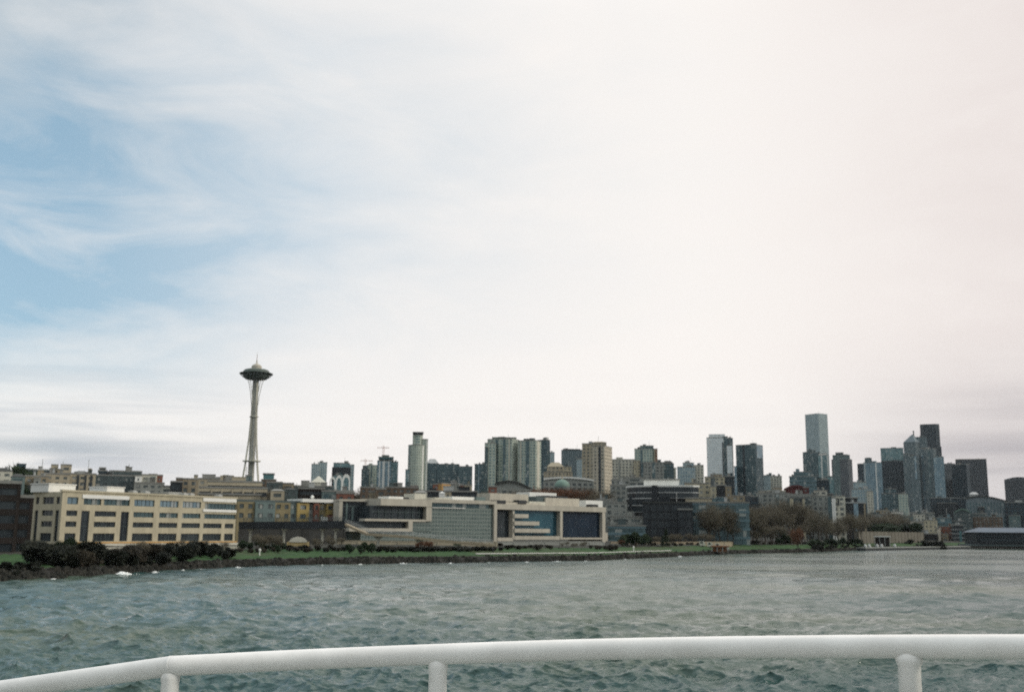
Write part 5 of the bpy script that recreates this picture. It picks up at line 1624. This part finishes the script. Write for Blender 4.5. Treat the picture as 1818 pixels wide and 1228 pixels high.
def plant(kind, px, D, ytop, label, cat, group=None, wide=1.0):
    a = azel(px, ytop)[0]; x, y = D * math.sin(a), D * math.cos(a); g = ground(x, y)
    h = max(at(px, ytop, D).z - g, 1.2); s = h / PH[kind]
    i = tg.randrange(len(PROTO[kind])); tm, cm = PROTO[kind][i]
    r = empty(NAMES[kind], (x, y, g), label, cat, group)
    r.rotation_euler = (0, 0, tg.uniform(0, 6.28)); r.scale = (s * wide, s * wide, s)
    for nm, me in ((tm.name.split('.')[0], tm), (cm.name.split('.')[0], cm)):
        o = bpy.data.objects.new(nm, me); C.objects.link(o); o.parent = r


ORD = ['first', 'second', 'third', 'fourth', 'fifth', 'sixth', 'seventh', 'eighth', 'ninth', 'tenth', 'eleventh', 'twelfth', 'thirteenth', 'fourteenth']


def cluster(kind, n, x0, x1, D0, D1, y0, y1, label, cat, group, wide=(.9, 1.25), rel=False):
    "rel: distances are measured from the waterline"
    for k in range(n):
        px = x0 + (x1 - x0) * (k + tg.uniform(.1, .9)) / n; D = tg.uniform(D0, D1)
        if rel: D += shore(azel(px, 980)[0])
        words = label.split(' ', 1)
        if n <= 14 or k in (0, n - 1):
            lb = ('leftmost ' if k == 0 else 'rightmost ' if k == n - 1 else 'middle ' if n == 3 else ORD[k] + ' from left, ') + label
        else: lb = 'inner ' + label
        plant(kind, px, D, tg.uniform(y0, y1), lb, cat, group, tg.uniform(*wide))


# shore thickets on the left
cluster('bush', 18, -30, 72, 1, 7, 1004, 1014, 'dark low shrub on the shore at the far left edge below the brown block', 'shrub', 'dark shrubs at the far left shore', rel=True)
cluster('bush', 30, 70, 200, 2, 24, 960, 996, 'dark shrub in the big thicket left of the white breaking wave', 'shrub', 'thicket left of the breaking wave', (1.1, 1.5), rel=True)
cluster('brownbush', 8, 85, 175, 5, 18, 975, 995, 'brown twiggy shrub in the big thicket left of the white breaking wave', 'shrub', 'brown shrubs of the left thicket', rel=True)
cluster('evergreen', 3, 108, 150, 22, 36, 957, 968, 'dark evergreen tree behind the big left thicket', 'tree', 'evergreens behind the left thicket', (.7, .9), rel=True)
cluster('brownbush', 18, 200, 300, 4, 22, 962, 984, 'brown leafless shrub on the shore below the middle of the cream office', 'shrub', 'brown shrubs below the cream office', (.9, 1.2), rel=True)
cluster('bush', 22, 200, 300, 2, 12, 976, 998, 'dark shrub at the waterline below the middle of the cream office', 'shrub', 'dark shrubs below the cream office', rel=True)
cluster('bush', 30, 288, 408, 5, 34, 960, 982, 'round dark bush in the hedge mass below the right half of the cream office', 'shrub', 'dark bushes below the right half of the cream office', (.8, 1.5), rel=True)
cluster('bush', 6, 155, 210, 8, 24, 978, 992, 'dark shrub between the left thicket and the brown leafless shrubs', 'shrub', 'dark shrubs between the thickets', rel=True)
cluster('evergreen', 8, 424, 470, 295, 320, 950, 962, 'dark evergreen right beside the right corner of the cream office', 'tree', 'evergreens right of the cream office', (.8, 1.1))
cluster('evergreen', 5, 470, 508, 292, 316, 958, 968, 'dark rounded evergreen left of the first pale bridge column', 'tree', 'evergreens left of the first bridge column', (.9, 1.2))
cluster('bush', 6, 508, 550, 300, 316, 970, 977, 'low dark bush under the footbridge beside the yellow wall', 'shrub', 'bushes under the footbridge', (1.2, 1.6))
cluster('bush', 6, 553, 612, 302, 316, 968, 977, 'dark bush between the grey columns of the footbridge', 'shrub', 'bushes between the bridge columns', (1.0, 1.3))
cluster('evergreen', 6, 616, 668, 298, 312, 957, 968, 'dark evergreen mound where the bridge ramp begins', 'tree', 'evergreen mound below the ramp', (.9, 1.3))
cluster('brownbush', 26, 672, 884, 26, 33, 968, 973, 'spiky dark hedge shrub along the lawn under the bridge ramp', 'shrub', 'hedge along the lawn under the ramp', (1.3, 1.7), rel=True)
cluster('bush', 26, 672, 890, 22, 27, 972, 976, 'low dark hedge bush along the lawn under the bridge ramp', 'shrub', 'dark hedge along the lawn under the ramp', (1.5, 2.0), rel=True)
for px, w in ((752, 1.3), (764, 1.2), (742, .9)): plant('bare_red', px, 318 + px % 5, 956 + abs(px - 757) * .3, 'rust-brown bare tree in front of the grey curtain wall', 'tree', 'rust-brown bare trees at the curtain wall', w)
cluster('brownbush', 10, 886, 985, 345, 365, 965, 971, 'low brown shrub below the black glass panel', 'shrub', 'brown shrubs below the black panel', (1.3, 1.9))
cluster('bare', 6, 996, 1044, 352, 372, 958, 963, 'small brown leafless tree below the navy glass panel', 'tree', 'leafless trees below the navy panel', (.9, 1.2))
cluster('brownbush', 6, 1044, 1096, 362, 378, 965, 971, 'low brown shrub below the right edge of the navy panel', 'shrub', 'brown shrubs right of the navy panel', (1.2, 1.6))
plant('bare_red', 1103, 400, 956, 'orange-brown leafless tree left of the dark evergreens', 'tree', None, 1.2)
cluster('evergreen', 11, 1104, 1154, 44, 62, 936, 953, 'dark evergreen in the clump left of the black glass cube', 'tree', 'evergreen clump left of the black cube', (.8, 1.1), rel=True)
plant('conifer', 1182, 436, 938, 'dark pointed conifer in front of the black glass cube', 'tree', None, 1.3)
plant('conifer', 1176, 428, 950, 'smaller conifer touching the pointed conifer at the black cube', 'tree', None, 1.3)
cluster('bare', 14, 1150, 1262, 42, 62, 942, 956, 'small leafless tree on the shore below the black glass cube', 'tree', 'leafless trees below the black cube', (.9, 1.3), rel=True)
cluster('brownbush', 16, 1150, 1300, 40, 54, 962, 968, 'brown undergrowth shrub beneath the small leafless trees', 'shrub', 'undergrowth below the leafless trees', (1.2, 1.7), rel=True)
cluster('bare', 15, 1252, 1350, 50, 66, 882, 918, 'tall leafless tree in front of the blue banded office', 'tree', 'tall leafless trees at the blue banded office', (.75, 1.0), rel=True)
cluster('bare', 14, 1340, 1440, 60, 120, 878, 900, 'tall leafless tree in the grove around the twin cream columns', 'tree', 'leafless grove at the twin cream columns', (.75, 1.0), rel=True)
cluster('bare', 13, 1430, 1530, 30, 75, 896, 928, 'tall leafless tree at the right end of the grove', 'tree', 'leafless trees at the right end of the grove', (.75, 1.0), rel=True)
cluster('bare', 16, 1296, 1440, 46, 60, 922, 946, 'shorter leafless tree along the front of the grove', 'tree', 'short leafless trees in front of the grove', (.9, 1.2), rel=True)
cluster('brownbush', 16, 1296, 1440, 42, 50, 957, 964, 'low brown shrub behind the wide lawn', 'shrub', 'shrubs behind the wide lawn', (1.3, 1.8), rel=True)
cluster('evergreen', 4, 1378, 1402, 42, 50, 940, 952, 'dark evergreen rising in the middle of the leafless grove', 'tree', 'evergreens inside the grove', (.8, 1.0), rel=True)
cluster('evergreen', 14, 1436, 1534, 10, 34, 951, 961, 'dark spreading evergreen at the tip of the shore left of the seawall', 'tree', 'evergreens at the tip of the shore', (1.1, 1.5), rel=True)
cluster('bush', 14, 1440, 1538, 3, 14, 966, 971, 'low dark bush at the waterline left of the seawall', 'shrub', 'bushes at the tip of the shore', (1.6, 2.2), rel=True)
plant('bare_red', 1415, 520, 930, 'red leaved small tree glowing inside the leafless grove', 'tree', None, .8)
cluster('evergreen', 18, 1538, 1622, 820, 880, 924, 932, 'dark evergreen in the belt above the beige sloping wall', 'tree', 'evergreen belt above the sloping wall', (1.0, 1.4))
cluster('bush', 12, 1575, 1665, 720, 800, 957, 965, 'dark bush on the slope below the cream condominium', 'shrub', 'bushes below the cream condominium', (1.6, 2.2))
cluster('bare', 8, 1545, 1600, 900, 960, 903, 912, 'leafless tree among the low grey rooftops', 'tree', 'leafless trees among the low rooftops', (.9, 1.2))
# town trees
cluster('bare', 7, 202, 292, 8, 24, 950, 968, 'small leafless tree rising from the brush below the cream office', 'tree', 'leafless trees below the cream office', (.8, 1.1), rel=True)
cluster('bare', 6, 300, 402, 12, 30, 948, 962, 'leafless tree rising from the dark bushes right of mid cream office', 'tree', 'leafless trees among the dark bushes', (.8, 1.1), rel=True)
cluster('evergreen', 4, 98, 150, 12, 24, 946, 962, 'tall dark evergreen in the middle of the left thicket', 'tree', 'evergreens in the left thicket', (.6, .9), rel=True)
cluster('bare', 5, 60, 190, 8, 24, 955, 975, 'small leafless tree rising from the left thicket', 'tree', 'leafless trees in the left thicket', (.8, 1.1), rel=True)
cluster('bare', 5, 456, 506, 26, 34, 942, 952, 'small leafless tree in front of the left end of the footbridge', 'tree', 'leafless trees at the left end of the footbridge', (.9, 1.2), rel=True)
cluster('bare', 5, 552, 612, 28, 36, 946, 956, 'small leafless tree between the grey bridge columns', 'tree', 'leafless trees between the bridge columns', (.8, 1.0), rel=True)
cluster('brownbush', 14, 424, 612, 24, 30, 972, 977, 'low brown brush along the lawn under the footbridge', 'shrub', 'brush along the lawn under the footbridge', (1.2, 1.7), rel=True)
cluster('evergreen', 3, 30, 54, 560, 600, 814, 822, 'broad dark tree crowning the left hill', 'tree', 'trees crowning the left hill', (1.0, 1.3))
plant('evergreen', 8, 540, 823, 'dark tree behind the pale house at the far left edge', 'tree', None, 1.0)
cluster('evergreen', 7, 30, 60, 500, 540, 848, 860, 'olive tree between the teal little house and the stepped tan apartments', 'tree', 'trees beside the teal little house', (.7, .9))
cluster('evergreen', 4, 286, 306, 540, 580, 861, 866, 'small dark tree in the gap left of the needle tower', 'tree', 'trees in the gap left of the needle tower', (.8, 1.0))
cluster('bare', 9, 352, 440, 600, 640, 845, 850, 'leafless tree top showing over the long tan office', 'tree', 'tree tops over the long tan office', (.9, 1.2))
cluster('evergreen', 9, 470, 560, 545, 600, 852, 862, 'dark tree behind the dark row of flats right of the needle tower', 'tree', 'trees behind the dark row of flats', (.9, 1.2))
cluster('bare', 10, 474, 545, 500, 520, 853, 864, 'leafless tree among the dark row of flats', 'tree', 'leafless trees at the dark row of flats', (.8, 1.1))
cluster('evergreen', 5, 522, 552, 420, 440, 878, 883, 'yellow-green tree at the left end of the white flat roof', 'tree', 'trees at the white flat roof', (.7, .9))
cluster('bare', 8, 548, 600, 700, 780, 858, 865, 'leafless tree in front of the white pointed arches', 'tree', 'leafless trees before the arches', (.9, 1.2))
cluster('bare', 16, 622, 735, 560, 700, 858, 868, 'leafless brown tree below the four tower cluster', 'tree', 'leafless trees below the four tower cluster', (.9, 1.3))
cluster('evergreen', 10, 640, 760, 600, 800, 861, 868, 'dark green tree below the four tower cluster', 'tree', 'green trees below the four tower cluster', (.9, 1.3))
cluster('bare', 4, 668, 684, 405, 425, 868, 876, 'brown leafless tree beside the brown house', 'tree', 'leafless trees beside the brown house', (.8, 1.0))
cluster('evergreen', 12, 742, 880, 560, 700, 866, 873, 'dark tree between the ochre block and the arched roof hall', 'tree', 'trees between the ochre block and the hall', (.9, 1.3))
cluster('bare', 14, 838, 945, 570, 610, 864, 872, 'leafless tree in front of the arched roof hall', 'tree', 'leafless trees before the arched hall', (.9, 1.2))
cluster('bare_red', 7, 958, 988, 560, 620, 855, 863, 'reddish leafless tree left of the small green dome', 'tree', 'reddish trees left of the dome', (.9, 1.2))
cluster('bare_red', 4, 1010, 1026, 560, 600, 855, 863, 'reddish leafless tree right of the small green dome', 'tree', 'reddish trees right of the dome', (.9, 1.2))
cluster('bare', 6, 1030, 1056, 560, 600, 854, 862, 'brown leafless tree in front of the arena, beside the tan ornate tower', 'tree', 'leafless trees beside the tan ornate tower', (.9, 1.2))
cluster('evergreen', 3, 1206, 1222, 640, 680, 851, 856, 'dark tree beside the white rooftop plant of the ribbon-banded office', 'tree', 'trees beside the white rooftop plant', (.8, 1.0))
cluster('evergreen', 4, 1360, 1390, 900, 1000, 866, 870, 'dark tree left of the dark red roof', 'tree', 'trees left of the dark red roof', (1.0, 1.3))


# long grass mounds and posts on the lawn
def posts():
    for px, y0, D, lab in ((461, 981, None, 'short white marker post on the lawn left of the first bridge column'), (1125, 983.5, None, 'small white marker post on the lawn before the evergreen clump'), (875, 982, None, 'dark marker post on the lawn before the ribbon office')):
        D = shore(azel(px, 990)[0]) + 14
        a = azel(px, y0)[0]; x, y = D * math.sin(a), D * math.cos(a); g = ground(x, y)
        mb = MB(); mb.tube([(x, y, g - .2), (x, y, g + 1.3)], [.16, .16], 8); mb.lathe([(.3, g + 1.25), (.34, g + 1.5), (.2, g + 1.75), (.01, g + 1.8)], 10, (x, y))
        tag(mb.build('marker_post', W['white' if px != 875 else 'black'], None, (x, y, g)), lab, 'post')


posts()


def yellow_shed():
    D = 330; P0, P1 = at(509, 968, D), at(549, 968, D); ux = norm2(P1.x - P0.x, P1.y - P0.y); L = math.hypot(P1.x - P0.x, P1.y - P0.y)
    g = ground(P0.x, P0.y); c = ((P0.x + P1.x) / 2, (P0.y + P1.y) / 2, g)
    root = empty('storage_shed', c, 'yellow shed with a curved pale roof under the footbridge', 'shed')
    zt = at(529, 962, D).z
    mb = MB(); mb.obox(c, ux, -L / 2, L / 2, 0, 7, g - .4, zt); mb.build('wall', W['tanyellow'], root, c)
    mb = MB(); n = 10
    for i in range(n):
        a0, a1 = math.pi * i / n, math.pi * (i + 1) / n; x0, x1 = -L / 2 * math.cos(a0) * .8, -L / 2 * math.cos(a1) * .8; h0, h1 = 1.5 * math.sin(a0), 1.5 * math.sin(a1)
        uy = (-ux[1], ux[0]); Q = lambda x, y, z: (c[0] + ux[0] * x + uy[0] * y, c[1] + ux[1] * x + uy[1] * y, z)
        mb.face([Q(x0, -.2, zt + .02), Q(x1, -.2, zt + .02), Q(x1, -.2, zt + h1 + .05), Q(x0, -.2, zt + h0 + .05)]); mb.face([Q(x0, -.2, zt + h0 + .05), Q(x1, -.2, zt + h1 + .05), Q(x1, 7.2, zt + h1 + .05), Q(x0, 7.2, zt + h0 + .05)])
    mb.build('roof', W['pale'], root, c)


W['tanyellow'] = mat('sandy_yellow_render', (.33, .26, .13), .9, .12, .3)
yellow_shed()


# ------------------------------------------------------------------ air
def haze():
    mb = MB(); mb.box(-7300, 7300, -7300, 7300, -6, 420)
    m = bpy.data.materials.new('haze'); m.use_nodes = True
    nt = m.node_tree; nt.nodes.clear()
    out = nt.nodes.new('ShaderNodeOutputMaterial'); v = nt.nodes.new('ShaderNodeVolumePrincipled')
    v.inputs['Color'].default_value = (.86, .94, 1.0, 1); v.inputs['Density'].default_value = .000016; v.inputs['Anisotropy'].default_value = .2
    nt.links.new(v.outputs[0], out.inputs['Volume'])
    o = mb.build('haze', m, None); tag(o, 'thin bluish haze over the bay and the city', 'haze', kind='stuff')


haze()
